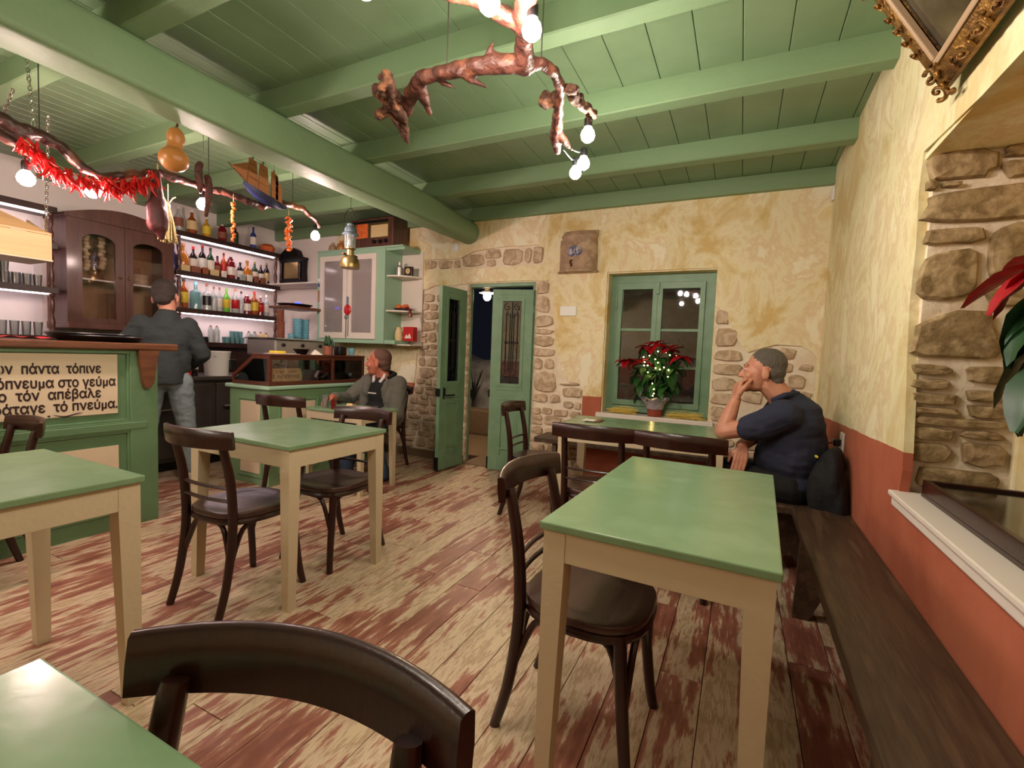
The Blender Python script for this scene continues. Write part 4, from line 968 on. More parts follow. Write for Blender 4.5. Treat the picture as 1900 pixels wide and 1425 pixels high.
# ================================================================ DISPLAY COUNTER + GLASS CASE
dc = thing('display_counter', 'green counter with cream inset panels below the glazed wooden case', 'counter', (0, 0, 0))
a0, a1, b0, b1 = -4.15, -3.622, 2.705, 3.98
MB().box(a0, b0, .0, a1, b1, .845, .004).build('carcass', 'green_counter_light', dc)
MB().box(a0-.03, b0-.03, .846, a1+.03, b1, .878, .008).build('counter_top', 'green_cabinet', dc)
for (x0, x1, z0, z1) in ((-3.996, -3.736, .10, .735),): MB().box(x0, b0-.004, z0, x1, b0-.0005, z1, .001).build('inset_panel', 'cream_panel', dc)
mb = MB()
for (x0, x1, z0, z1) in ((-4.03, -4.012, .065, .77), (-3.72, -3.702, .065, .77), (-4.03, -3.702, .75, .77), (-4.03, -3.702, .065, .083)): mb.box(x0, b0-.008, z0, x1, b0-.0005, z1, .002)
for (y0, y1) in ((2.80, 3.22), (3.36, 3.86)):
    for (p, q, z0, z1) in ((y0, y0+.015, .10, .76), (y1-.015, y1, .10, .76), (y0, y1, .745, .76), (y0, y1, .10, .115)): mb.box(a1+.0005, p, z0, a1+.008, q, z1, .002)
mb.build('moulding', 'green_counter_light', dc)
for (y0, y1) in ((2.83, 3.19), (3.39, 3.83)): MB().box(a1+.0005, y0, .13, a1+.004, y1, .73, .001).build('inset_panel', 'cream_panel', dc)

gcs = thing('display_case', 'glazed brown wooden case with a sloping back, on the green display counter', 'display case', (0, 0, 0))
xa, xb, ya, yb, z0, z1 = -4.13, -3.63, 2.71, 3.84, .8785, 1.157; xs = -3.85
MB().box(xa, ya, z0, xb, yb, z0+.035, .003).build('base', 'case_wood', gcs)
MB().box(xs-.01, ya, z1-.02, xb+.004, yb, z1, .003).build('top', 'case_wood', gcs)
for yy in (ya, 3.40, yb-.03): 
    MB().box(xb-.03, yy, z0+.035, xb, yy+.03, z1-.02, .003).build('post', 'case_wood', gcs)
for yy in (ya, 3.40, yb-.022):
    MB().prism([(xa, z0+.035), (xa+.02, z0+.035), (xa+.02, z0+.06), (xs+.01, z1-.045), (xb-.03, z1-.045), (xb-.03, z1-.02), (xs-.01, z1-.02), (xa, z0+.085)], yy, yy+.022, 'xz').build('side_frame', 'case_wood', gcs)
MB().box(xb-.026, ya+.03, z1-.05, xb-.004, yb-.03, z1-.02, .002).build('rail', 'case_wood', gcs)
MB().box(xb-.014, ya+.03, z0+.035, xb-.010, yb-.03, z1-.05).build('glass_pane', 'pane', gcs)
MB().prism([(xa+.02, z0+.036), (xb-.03, z0+.036), (xb-.03, z1-.045), (xs+.01, z1-.045)], ya+.009, ya+.012, 'xz').build('glass_pane', 'pane', gcs)
MB().prism([(xa+.005, z0+.08), (xs-.005, z1-.021), (xs-.005, z1-.025), (xa+.009, z0+.08)], ya+.03, yb-.03, 'xz').build('glass_pane', 'pane', gcs)
MB().box(xa+.02, 3.23, z0+.036, xb-.04, 3.245, 1.02, .002).build('partition', 'case_wood', gcs)
sg = MB().prism([(2.745, .915), (3.07, .915), (3.07, .99), (3.05, 1.03), (2.745, 1.03)], -3.672, -3.660, 'yz').build('wooden_sign', 'sign_wood'); tag(sg, 'small plywood sign with brown lettering inside the glazed case', 'sign')
text_obj('lettering', 'ΓΛΥΚΑ   ΣΕΙΡΑ', .036, 'bar_top_wood', sg, (-3.659, 2.77, .988), RX, .24, .0006)
text_obj('lettering', 'Π. ΨΗΤΟΠΟΥΛΟΣ', .042, 'letter', sg, (-3.659, 2.765, .943), RX, .27, .0006, dbl=.0016)
def simple(name, mb, m, label, cat, group=None, smooth=True, parts=(), loc=None, angle=45):
    o = mb.build(name, m, smooth=smooth, angle=angle); tag(o, label, cat, group)
    for nm, pm, mm in parts: pm.build(nm, mm, o, smooth=True)
    if loc: o.location = loc
    return o
simple('bread_loaf', MB().ell((-3.95, 2.86, .945), (.06, .1, .03)), 'bread', 'round flat loaf at the near end of the glazed case', 'bread')
simple('storage_box', MB().box(-3.92, 3.5, .914, -3.72, 3.72, .965, .01), 'black_plastic', 'low dark box at the far end of the glazed case', 'box', smooth=False)
simple('paper_cup', MB().lathe([(0, 0), (.022, 0), (.03, .06), (.028, .06), (.02, .005), (0, .005)], (-3.67, 3.66, .914)), 'blue_paper', 'pale blue cup inside the far end of the glazed case', 'cup')
# on top of the case
zt = z1+.0008
simple('paper_sheet', MB().box(-3.82, 2.80, zt, -3.65, 3.04, zt+.003), 'white_paper', 'white paper sheet flat on the case top', 'paper', smooth=False)
simple('sponge', MB().box(-3.80, 2.83, zt+.0035, -3.70, 2.93, zt+.026, .006), 'yellow_paper', 'yellow pack lying on the paper on the case top', 'pack')
simple('serving_bowl', MB().lathe([(0, 0), (.04, 0), (.075, .045), (.085, .05), (.08, .05), (.04, .008), (0, .008)], (-3.74, 3.13, zt), 24), 'black_plastic', 'shallow black bowl on the case top', 'bowl')
simple('paper_napkin', MB().add([(-3.72, 3.19, zt), (-3.64, 3.19, zt), (-3.64, 3.29, zt), (-3.72, 3.29, zt), (-3.68, 3.235, zt+.05)], [(0, 3, 2, 1), (0, 1, 4), (1, 2, 4), (2, 3, 4), (3, 0, 4)]), 'white_paper', 'folded white napkin standing up on the case top', 'napkin', smooth=False)
pp = thing('potted_cactus', 'dark spiky plant in a brown glass on the case top', 'plant', (-3.70, 3.41, zt))
MB().lathe([(0, 0), (.042, 0), (.046, .09), (.042, .09), (.038, .008), (0, .008)], n=20).build('pot', 'brown_paper', pp, smooth=True)
mb = MB()
for k in range(11):
    a = k*2.4; r_ = .012+.016*(k % 3); mb.ell((math.cos(a)*r_, math.sin(a)*r_, .115+.012*(k % 4)), (.013, .013, .045), 8, 6, (math.sin(a)*.2, -math.cos(a)*.2, 0))
mb.build('stems', 'leaf_dark', pp, smooth=True)
simple('card_reader', MB().box(-3.72, 3.50, zt, -3.64, 3.60, zt+.09, .01), 'black_plastic', 'small black box between the spiky plant and the blue cup', 'box')
simple('paper_cup', MB().lathe([(0, 0), (.024, 0), (.034, .075), (.032, .075), (.022, .005), (0, .005)], (-3.68, 3.70, zt), 20), 'blue_paper', 'pale blue paper cup at the far end of the case top', 'cup')

# ================================================================ WORK COUNTER BEHIND THE BAR
wc = thing('work_counter', 'stainless under-counter fridge with a steel worktop behind the bar', 'counter', (0, 0, 0))
MB().box(-5.45, 2.2, .86, -4.72, 4.35, .90, .006).build('worktop', 'steel_dark', wc)
MB().box(-5.40, 2.22, .10, -4.76, 4.33, .86, .004).build('cabinet_body', 'steel_dark', wc)
for y in (2.25, 2.95, 3.65):
    d = MB().box(-4.755, y, .14, -4.735, y+.66, .83, .006).build('door', 'steel_dark', wc)
    MB().tube([(-4.72, y+.06, .6), (-4.705, y+.06, .6), (-4.705, y+.26, .6), (-4.72, y+.26, .6)], .008, 8).build('handle', 'chrome', d, smooth=True)
MB().box(-5.38, 2.25, 0, -4.85, 4.3, .1).build('plinth', 'black_plastic', wc)
bk = thing('ice_bucket', 'white plastic bucket on the steel worktop beside the barman', 'bucket', (-4.85, 3.02, .9005))
MB().lathe([(0, 0), (.105, 0), (.125, .235), (.13, .24), (.13, .25), (.118, .25), (.1, .01), (0, .01)], n=28).build('pail', 'white_plastic', bk, smooth=True, angle=50)
MB().box(.098, .07, .07, .122, .125, .17, .004).build('label', 'black_plastic', bk)
MB().tube([(.10, -.09, .2), (.10, .1, .16)], .003, 6).build('handle', 'chrome', bk, smooth=True)

# ================================================================ BOTTLES
def bottle(name, x, y, z, h, r, glass, cap, label_m, desc, group, shape='std', cat='bottle', lab=(.2, .55)):
    t = thing(name, desc, cat, (x, y, z), 0, group)
    if shape == 'std': pr = [(0, 0), (r*.95, 0), (r, .01), (r, h*.6), (r*.75, h*.7), (r*.34, h*.78), (r*.3, h*.93), (0, h*.93)]
    elif shape == 'flask': pr = [(0, 0), (r*.6, 0), (r*.95, h*.18), (r, h*.38), (r*.85, h*.58), (r*.4, h*.7), (r*.28, h*.75), (r*.28, h*.92), (0, h*.92)]
    elif shape == 'square': pr = [(0, 0), (r, 0), (r*1.02, h*.62), (r*.8, h*.68), (r*.3, h*.72), (r*.3, h*.9), (0, h*.9)]
    else: pr = [(0, 0), (r, 0), (r, h*.74), (r*.8, h*.8), (r*.62, h*.84), (r*.62, h*.92), (0, h*.92)]
    MB().lathe(pr, n=14).build('glass_body', glass, t, smooth=True, angle=50)
    MB().lathe([(0, h*.9), (r*.36, h*.9), (r*.36, h), (0, h)], n=10).build('cap', cap, t, smooth=True, angle=40)
    if label_m: MB().lathe([(r*1.01, h*lab[0]), (r*1.03, h*lab[0]+.001), (r*1.03, h*lab[1]), (r*1.01, h*lab[1])], n=14).build('label', label_m, t, smooth=True, angle=40)
    return t
# ---- back-bar shelves
def shelf_unit(label, y0, y1, levels, tops, xf=-5.5, xb=XL+.002):
    t = thing('bar_shelves', label, 'shelves', (0, 0, 0))
    for z in levels:
        s = MB().box(xb, y0, z-.045, xf+.0, y1, z, .003).build('shelf', 'shelf_wood', t)
        MB().box(xf-.0, y0-.01, z-.05, xf+.012, y1+.01, z+.004, .003).build('shelf_edge', 'shelf_wood', s)
        if z > 1.3: MB().box(xf-.06, y0+.03, z-.058, xf-.03, y1-.03, z-.0455).build('led_strip', 'led_pink', s)
    MB().box(xb, y0, levels[0], xb+.012, y1, levels[-1]).build('back_panel', 'shelf_back', t)
    for yy in tops:
        z = levels[0]
        for a, b in zip(levels[:-1], levels[1:]):
            h = b-.05-a; pr = [(.02, 0), (.022, .02), (.012, .035), (.02, h*.2), (.023, h*.35), (.012, h*.5), (.02, h*.62), (.022, h*.8), (.012, h-.035), (.022, h-.02), (.02, h)]
            MB().lathe(pr, (xf-.02, yy, a), 12).build('turned_post', 'cabinet_wood', t, smooth=True, angle=60)
    return t
shelf_unit('dark back-bar shelves holding the lit rows of bottles', 3.0, 4.24, [1.235, 1.60, 2.0, 2.42], (3.03, 4.20))
MB_low = MB().box(XL+.002, 2.0, .9, -5.6, 4.34, 1.185).build('trim_8', 'shelf_wood'); struct(MB_low)
XB = -5.60
row = 'bottles on the upper lit shelf'
B1 = [(3.02, .27, .034, 'bottle_blue', 'black_plastic', None, 'std', 'slim blue bottle at the left end of the upper lit shelf'),
      (3.115, .31, .062, 'gold_liquor', 'cork', None, 'flask', 'wide golden round flask on the upper lit shelf'),
      (3.225, .30, .040, 'bottle_dark', 'red_plastic', 'white_paper', 'std', 'dark bottle with a pale label and red cap on the upper lit shelf'),
      (3.325, .34, .042, 'bottle_dark', 'bottle_red', 'white_plastic', 'std', 'tall dark red-necked bottle on the upper lit shelf'),
      (3.415, .33, .040, 'bottle_green', 'black_plastic', 'white_paper', 'std', 'tall dark green wine bottle on the upper lit shelf'),
      (3.495, .25, .034, 'bottle_red', 'black_plastic', 'brown_paper', 'std', 'short red bottle with a black stopper on the upper lit shelf'),
      (3.57, .30, .034, 'bottle_orange', 'bottle_red', 'red_plastic', 'std', 'orange-red bottle in the middle of the upper lit shelf'),
      (3.655, .27, .050, 'bottle_red', 'black_plastic', 'white_paper', 'jar', 'broad maroon bottle in the middle of the upper lit shelf'),
      (3.775, .23, .038, 'bottle_dark', 'black_plastic', 'white_paper', 'std', 'small dark bottle beside the right golden flask'),
      (3.865, .27, .058, 'gold_liquor', 'cork', None, 'flask', 'second golden round flask, right half of the upper lit shelf'),
      (3.965, .27, .038, 'bottle_green', 'brass', 'white_paper', 'std', 'green bottle with a pale label right of the second flask'),
      (4.05, .25, .038, 'bottle_dark', 'brass', 'white_paper', 'std', 'dark bottle second from the right post on the upper lit shelf'),
      (4.13, .29, .036, 'bottle_dark', 'brass', 'cream_jug', 'std', 'dark bottle with a cream label by the right post')]
for y, h, r, g_, c_, l_, sh, d_ in B1: bottle('bottle', XB, y, 2.0005, h, r, g_, c_, l_, d_, row, sh)
row = 'bottles on the lower lit shelf'
B2 = [(3.0+.03, .30, .030, 'bottle_clear', 'black_plastic', None, 'std', 'slim clear bottle at the left end of the lower lit shelf'),
      (3.125, .33, .042, 'bottle_amber', 'black_plastic', 'yellow_paper', 'std', 'amber bottle with a yellow label on the lower lit shelf'),
      (3.25, .31, .058, 'bottle_teal', 'blue_paper', None, 'square', 'large pale teal bottle on the lower lit shelf'),
      (3.375, .31, .044, 'bottle_clear', 'brown_paper', 'black_plastic', 'square', 'square clear bottle with a black label on the lower lit shelf'),
      (3.455, .29, .030, 'bottle_clear', 'brown_paper', None, 'std', 'left one of two slim clear bottles mid lower shelf'),
      (3.52, .29, .030, 'bottle_clear', 'brown_paper', 'white_paper', 'std', 'slim clear bottle with a white label mid lower shelf'),
      (3.605, .29, .040, 'bottle_lime', 'bottle_lime', 'yellow_paper', 'std', 'bright green bottle with a yellow label on the lower lit shelf'),
      (3.715, .30, .042, 'bottle_clear', 'cork', 'red_plastic', 'std', 'clear bottle with a red label on the lower lit shelf'),
      (3.79, .28, .030, 'bottle_clear', 'black_plastic', None, 'std', 'slim clear bottle behind the red-labelled ones'),
      (3.865, .25, .044, 'bottle_red', 'white_plastic', 'white_paper', 'jar', 'red bottle with a white label on the lower lit shelf'),
      (3.965, .30, .044, 'bottle_amber', 'red_plastic', 'yellow_paper', 'std', 'amber bottle with a red cap near the right post'),
      (4.05, .26, .040, 'bottle_red', 'white_plastic', 'red_plastic', 'square', 'red-labelled square bottle near the right post'),
      (4.13, .28, .036, 'bottle_clear', 'white_plastic', 'white_paper', 'std', 'clear bottle with a white label by the right post')]
for y, h, r, g_, c_, l_, sh, d_ in B2: bottle('bottle', XB, y, 1.6005, h, r, g_, c_, l_, d_, row, sh)
row = 'bottles on the top board'
for y, h, r, g_, c_, l_, sh, d_ in [(3.06, .27, .045, 'bottle_clear', 'white_plastic', 'brown_paper', 'flask', 'clear decanter at the left end of the top board'), (3.20, .27, .055, 'bottle_amber', 'white_plastic', 'cream_jug', 'flask', 'brown decanter with a pale label on the top board'),
      (3.36, .24, .044, 'bottle_yellow', 'white_plastic', 'yellow_paper', 'flask', 'golden decanter on the top board'), (3.54, .2, .045, 'bottle_red', 'white_plastic', 'brown_paper', 'jar', 'small dark red jar-shaped bottle on the top board'),
      (3.70, .22, .036, 'bottle_green', 'cork', None, 'std', 'green bottle behind the long hanging string on the top board'), (3.93, .27, .036, 'bottle_blue', 'bottle_blue', 'white_paper', 'std', 'blue and white bottle on the top board')]:
    bottle('bottle', XB+.02, y, 2.4205, h, r, g_, c_, l_, d_, row, sh)
simple('round_basket', MB().lathe([(0, 0), (.07, 0), (.09, .06), (.06, .1), (0, .11)], (XB+.03, 4.12, 2.4205), 20), 'orange_dry', 'low orange-brown dish at the right end of the top board', 'dish')
# small tins in front of the upper row
for i, (y, wd, h, m_, d_) in enumerate([(3.10, .09, .07, 'cream_jug', 'low cream tin in front of the left golden flask'), (3.21, .10, .075, 'brown_paper', 'light brown tin in front of the red-capped bottle'), (3.315, .06, .08, 'bottle_amber', 'small amber jar before the tall red-necked bottle'), (3.42, .09, .075, 'cream_jug', 'pale box in front of the tall green wine bottle'),
      (3.53, .05, .08, 'white_paper', 'small white tin before the orange-red bottle'), (3.76, .06, .08, 'bottle_clear', 'small clear jar before the small dark bottle'), (3.85, .06, .085, 'white_paper', 'white box in front of the right golden flask'), (3.94, .055, .085, 'brown_paper', 'brown box in front of the green-bottled right group'), (4.03, .06, .08, 'brown_paper', 'reddish box before the second bottle from the right post')]):
    simple('tin', MB().box(XB+.055, y-wd/2, 2.0005, XB+.085, y+wd/2, 2.0005+h, .005), m_, d_, 'tin', 'tins before the upper bottle row', smooth=False)
# counter level: jars, glasses, clear bottles
CG = 'glassware on the back counter'
for i, (y, h, r, m_, k_, d_) in enumerate([(3.40, .20, .030, 'bottle_clear', 'brown_paper', 'left tall clear bottle on the back counter'), (3.47, .20, .030, 'bottle_clear', 'brown_paper', 'right tall clear bottle on the back counter'), (3.87, .16, .032, 'bottle_clear', 'black_plastic', 'first black-lidded glass jar on the back counter'), (3.95, .16, .032, 'bottle_clear', 'black_plastic', 'second black-lidded glass jar on the back counter'), (4.03, .16, .030, 'cream_jug', 'black_plastic', 'cream-filled jar with a black lid on the back counter'), (4.11, .15, .030, 'cream_jug', 'black_plastic', 'rightmost cream-filled jar on the back counter')]):
    bottle('jar', XB+.03, y, 1.2355, h, r, m_, k_, None, d_, CG, 'jar', 'jar')
simple('cutlery_basket', MB().box(XB, 3.17, 1.2355, XB+.09, 3.34, 1.30, .008), 'black_plastic', 'dark basket of glasses right of the barman', 'basket')
ORD = ('first', 'second', 'third', 'fourth', 'fifth', 'sixth', 'seventh', 'eighth', 'ninth', 'tenth')
def tumbler(x, y, z, r, h, label, group, m='glass'):
    o = MB().lathe([(0, .003), (r*.8, 0), (r, h), (r*.93, h), (r*.74, .008), (0, .01)], (0, 0, 0), 14).build('tumbler', m, smooth=True, angle=50); o.location = (x, y, z)
    return tag(o, label, 'glass', group)
for i in range(4):
    for j in range(2): tumbler(XB+.03+.06*j, 3.56+.06*i, 1.2355, .026, .075, '%s small tumbler from the left in the %s row of the back counter block' % (ORD[i], ('rear', 'front')[j]), 'small tumblers on the back counter', 'bottle_teal')
for i in range(3): tumbler(XB, 3.67+.055*i, 1.2355, .026, .15, '%s from the left of the tall bluish glasses behind the small tumblers' % ORD[i], 'tall glasses on the back counter', 'bottle_teal')

# ---- dark glazed cabinet on the left wall
cb = thing('display_cabinet', 'dark wooden glazed wall cabinet with an arched cornice, behind the bar', 'cabinet', (0, 0, 0))
cx0, cx1, cy0, cy1, cz0, cz1 = XL+.002, -5.42, 2.05, 2.93, 1.345, 2.30
MB().box(cx0, cy0, cz0, cx0+.02, cy1, cz1).build('back_panel', 'cabinet_back', cb)
MB().box(cx0+.02, cy0, cz0, cx1-.03, cy0+.03, cz1).box(cx0+.02, cy1-.03, cz0, cx1-.03, cy1, cz1).box(cx0+.02, cy0, cz1-.03, cx1-.03, cy1, cz1).build('carcass', 'cabinet_wood', cb)
MB().box(cx0, cy0-.01, cz0-.03, cx1+.02, cy1+.01, cz0+.03, .008).build('base', 'cabinet_wood', cb)
n = 16; poly = [(cy0-.02, cz1)]+[(cy0-.02+(cy1-cy0+.04)*i/n, cz1+.03+.11*math.sin(PI*i/n)) for i in range(n+1)]+[(cy1+.02, cz1)]
MB().prism(poly, cx0, cx1+.03, 'yz').build('cornice', 'cabinet_wood', cb)
MB().box(cx0+.02, cy0+.03, 1.77, cx1-.06, cy1-.03, 1.785).build('shelf', 'white_paint', cb)
for (p, q) in ((cy0, (cy0+cy1)/2-.002), ((cy0+cy1)/2+.002, cy1)):
    m0, m1 = p+.11, q-.075
    if p != cy0: m0, m1 = p+.065, q-.11
    arch = [(m0, 1.42), (m1, 1.42), (m1, 2.12)]+[((m0+m1)/2+(m1-m0)/2*math.cos(a), 2.12+.07*math.sin(a)) for a in [PI*i/10 for i in range(1, 10)]]+[(m0, 2.12)]
    d = MB().prism([(p, cz0+.03), (q, cz0+.03), (q, cz1), (p, cz1)], cx1-.03, cx1, 'yz', holes=[arch]).build('door', 'cabinet_wood', cb)
    MB().prism(arch, cx1-.018, cx1-.014, 'yz').build('glass_pane', 'pane', d)
    MB().ell((cx1+.01, q-.035 if p == cy0 else p+.03, 1.82), .012).build('knob', 'brass', d, smooth=True)
for i, (y, m_, l, rr_, d_) in enumerate([(2.19, 'sausage', .32, .016, 'dark twisted sausage string at the left of the wall cabinet'), (2.265, 'garlic', .36, .026, 'pale garlic braid behind the left cabinet pane'), (2.325, 'sausage', .22, .014, 'short reddish string between the two braids in the cabinet'), (2.385, 'garlic', .34, .03, 'thick pale braid at the right of the left cabinet pane'), (2.52, 'garlic', .25, .024, 'garlic braid behind the right cabinet pane')]):
    mb = MB(); zt_ = 2.19 if i != 2 else 2.08; rr3 = random.Random(i)
    mb.tube([(-5.60, y, zt_+.07), (-5.60, y, zt_)], .004, 6)
    k = int(l/(rr_*1.3))
    for j in range(k): mb.ell((-5.60+rr3.uniform(-.5, .5)*rr_, y+rr3.uniform(-.4, .4)*rr_, zt_-j*rr_*1.3), (rr_, rr_*1.05, rr_*.9), 10, 6)
    tag(mb.build('food_string', m_, smooth=True), d_, 'food string', 'strings hanging in the wall cabinet')
simple('cooking_pot', MB().lathe([(0, 0), (.07, 0), (.085, .05), (.08, .1), (.085, .11), (0, .12)], (-5.62, 2.70, 1.786), 20), 'pottery', 'brown pot on the shelf behind the right cabinet pane', 'pot')

# ---- left shelves with glasses
shelf_unit('back-bar shelves with glasses at the far left edge', .55, 2.01, [1.235, 1.66, 2.05, 2.36], (1.98,))
for i in range(10):
    for j in range(2): tumbler(-5.60+.075*j, 1.28+.068*i, 1.6605, .03, .10, '%s tumbler from the right, %s row, bottom layer on the far left middle shelf' % (ORD[9-i], ('rear', 'front')[j]), 'tumblers on the far left shelf')
for i in range(7):
    for j in range(2): tumbler(-5.60+.075*j, 1.28+.068*i, 1.7612, .03, .10, '%s stacked tumbler from the right, %s row, top layer of the far left shelf' % (ORD[6-i], ('rear', 'front')[j]), 'second layer of tumblers on the far left shelf')
for i in range(9): tumbler(-5.56, 1.30+.075*i, 1.2355, .032, .17 if i < 5 else .12, '%s glass from the right along the far left back counter' % ORD[8-i], 'glasses on the far left back counter')
# ---- suspended plywood lamp box
hb = thing('hanging_hood', 'plywood hood lamp hung on chains over the bar, upper left', 'lamp', (0, 0, 0))
hx, hy1, hz = -4.3, 1.55, 1.755
MB().box(hx-.02, .62, hz, hx, hy1, hz+.165, .003).build('front_board', 'plywood', hb)
MB().box(hx-.34, .62, hz-.012, hx+.008, hy1+.003, hz-.0005, .003).build('bottom_trim', 'cream_wood', hb)
MB().prism([(hx-.34, hz), (hx-.02, hz), (hx-.02, hz+.165), (hx-.34, hz+.30)], hy1-.015, hy1, 'xz').prism([(hx-.34, hz), (hx-.02, hz), (hx-.02, hz+.165), (hx-.34, hz+.30)], .62, .635, 'xz').build('side_board', 'plywood', hb)
MB().add([(hx, .62, hz+.167), (hx, hy1, hz+.167), (hx-.30, 1.22, hz+.37), (hx-.30, .62, hz+.37), (hx, .62, hz+.179), (hx, hy1, hz+.179), (hx-.30, 1.22, hz+.382), (hx-.30, .62, hz+.382)], [(0, 1, 2, 3), (7, 6, 5, 4), (0, 4, 5, 1), (1, 5, 6, 2), (2, 6, 7, 3), (3, 7, 4, 0)]).build('sloping_board', 'plywood', hb)
def chain(p, q, parent, m='chrome', link=.03):
    p, q = Vector(p), Vector(q); L_ = (q-p).length; n = int(L_/(link*.75)); d = (q-p)/L_; mb = MB()
    u = d.orthogonal().normalized(); v = d.cross(u)
    for i in range(n):
        c = p+d*(i+.5)*L_/n; s = u if i % 2 else v
        pts = [c+d*math.cos(a)*link*.5+s*math.sin(a)*link*.26 for a in [2*PI*k/10 for k in range(11)]]
        mb.tube(pts, .003, 5, cap=False)
    return mb.build('chain', m, parent, smooth=True)
chain((-3.95, 1.42, 2.60), (hx-.03, hy1-.02, hz+.17), hb); chain((-3.75, 1.20, 2.60), (hx-.25, 1.24, hz+.37), hb)
simple('red_tin', MB().lathe([(0, 0), (.05, 0), (.05, .09), (0, .09)], (-5.59, 1.70, 2.0515), 18), 'red_plastic', 'red tin at the right end of the far left top shelf', 'tin')

# ================================================================ GREEN WALL CUPBOARD
kc = thing('wall_cupboard', 'pale green wall cupboard with white glazed doors and open end shelves', 'cabinet', (0, 0, 0))
kx0, kx1, ky0, ky1, kz0, kz1 = -4.685, -3.64, 4.16, YB-.002, 1.30, 2.365
MB().box(kx0, ky0, kz0, kx0+.02, ky1, kz1).box(kx1-.02, ky0, kz0, kx1, ky1, kz1).box(kx0, ky0, kz0, kx1, ky1, kz0+.02).box(kx0, ky0, kz1-.02, kx1, ky1, kz1).build('carcass', 'green_cabinet', kc)
MB().box(kx0+.02, ky1-.01, kz0+.02, kx1-.02, ky1, kz1-.02).build('back_panel', 'white_paint', kc)
mb = MB().box(kx0, ky0-.02, kz0, kx0+.055, ky0, kz1).box(kx1-.115, ky0-.02, kz0, kx1, ky0, kz1).box(kx0, ky0-.02, kz0, kx1, ky0, kz0+.045).box(kx0, ky0-.02, kz1-.05, kx1, ky0, kz1)
mb.build('face_frame', 'green_cabinet', kc)
MB().box(kx0, ky0-.03, kz1-.001, kx1+.25, ky1, kz1+.02, .003).build('top_board', 'green_cabinet', kc)
for z in (1.99, 1.60): MB().box(kx0+.02, ky0+.03, z-.012, kx1-.02, ky1-.01, z).build('shelf', 'white_paint', kc)
for (p, q) in ((-4.628, -4.195), (-4.185, -3.757)):
    a_, b_, c_, e_ = 1.347, 2.312, p+.065, q-.06
    d = MB().prism([(p, a_), (q, a_), (q, b_), (p, b_)], ky0-.036, ky0-.012, 'xz', holes=[[(c_, a_+.07), (e_, a_+.07), (e_, b_-.06), (c_, b_-.06)]]).build('door', 'white_paint', kc)
    MB().box(c_, ky0-.026, a_+.07, e_, ky0-.022, b_-.06).build('glass_pane', 'pane_whitened', d)
# open corner shelves at the right end
for z in (2.07, 1.68):
    poly = [(kx1, ky1)]+[(kx1, 4.17)]+[(kx1+.30*math.sin(a), ky1-.275*math.cos(a)) for a in [PI/2*i/8 for i in range(1, 9)]]
    MB().prism(poly, z-.016, z, 'xy').build('corner_shelf', 'white_paint', kc)
MB().box(kx1, 4.15, kz0-.002, kx1+.15, ky1, kz0+.04, .003).build('end_board', 'green_cabinet', kc); MB().box(kx1, 4.15, kz1-.03, kx1+.26, ky1-.02, kz1, .003).build('end_board', 'green_cabinet', kc)
MB().box(kx1+.08, 4.2, kz0-.015, kx1+.33, ky1, kz0+.0, .003).build('corner_shelf', 'white_paint', kc)
MB().box(kx1, ky1-.012, kz0, kx1+.30, ky1, kz1).build('back_board', 'white_paint', kc)
on = thing('door_ornament', 'red rosette ornament with grey tassels on the white cupboard doors', 'ornament', (-4.17, ky0-.042, 1.68))
MB().ell((0, 0, 0), (.055, .018, .062)).build('rosette', 'red_plastic', on, smooth=True)
MB().tube([(0, 0, .06), (0, 0, .12)], .014, 8).ell((0, 0, .135), (.018, .012, .02)).ell((-.02, 0, -.085), (.022, .014, .028)).tube([(-.02, 0, -.1), (-.025, 0, -.32)], .004, 6).tube([(.015, 0, -.06), (.012, 0, -.31)], .005, 6).build('tassel', 'enamel_grey', on, smooth=True)
for i, (z, m_, d_) in enumerate(((2.04, 'white_plastic', 'small white round sticker high on the cupboard edge'), (1.98, 'bottle_blue', 'small blue eye charm on the cupboard edge'))):
    simple('charm', MB().lathe([(0, 0), (.022, 0), (.022, -.005), (0, -.005)], (kx0+.03, ky0-.021, z), 16, axis='y'), m_, d_, 'charm')
simple('tag_strip', MB().box(kx0+.015, ky0-.026, 1.78, kx0+.045, ky0-.021, 1.92, .002), 'cork', 'tan paper tag below the blue charm on the cupboard edge', 'tag', smooth=False)
# crockery inside
for i, (x, z, r, h, m_, d_) in enumerate(((-4.02, 1.601, .055, .05, 'white_plastic', 'white bowl behind the right glazed cupboard door'), (-3.90, 1.601, .045, .06, 'white_plastic', 'white cup behind the right glazed cupboard door'), (-4.35, 1.601, .035, .09, 'white_plastic', 'pale cup behind the left glazed cupboard door'))):
    simple('crockery', MB().lathe([(0, 0), (r*.5, 0), (r, h), (r*.93, h), (r*.45, .008), (0, .008)], (x, 4.3, z), 18), m_, d_, 'crockery')
for i, (z0_, hh) in enumerate(((1.325, .24),)):
    simple('stacked_box', MB().box(-4.55, 4.24, z0_, -3.82, 4.4, z0_+hh, .004), 'steel_dark', 'long grey box in the bottom of the glazed cupboard', 'box', smooth=False)
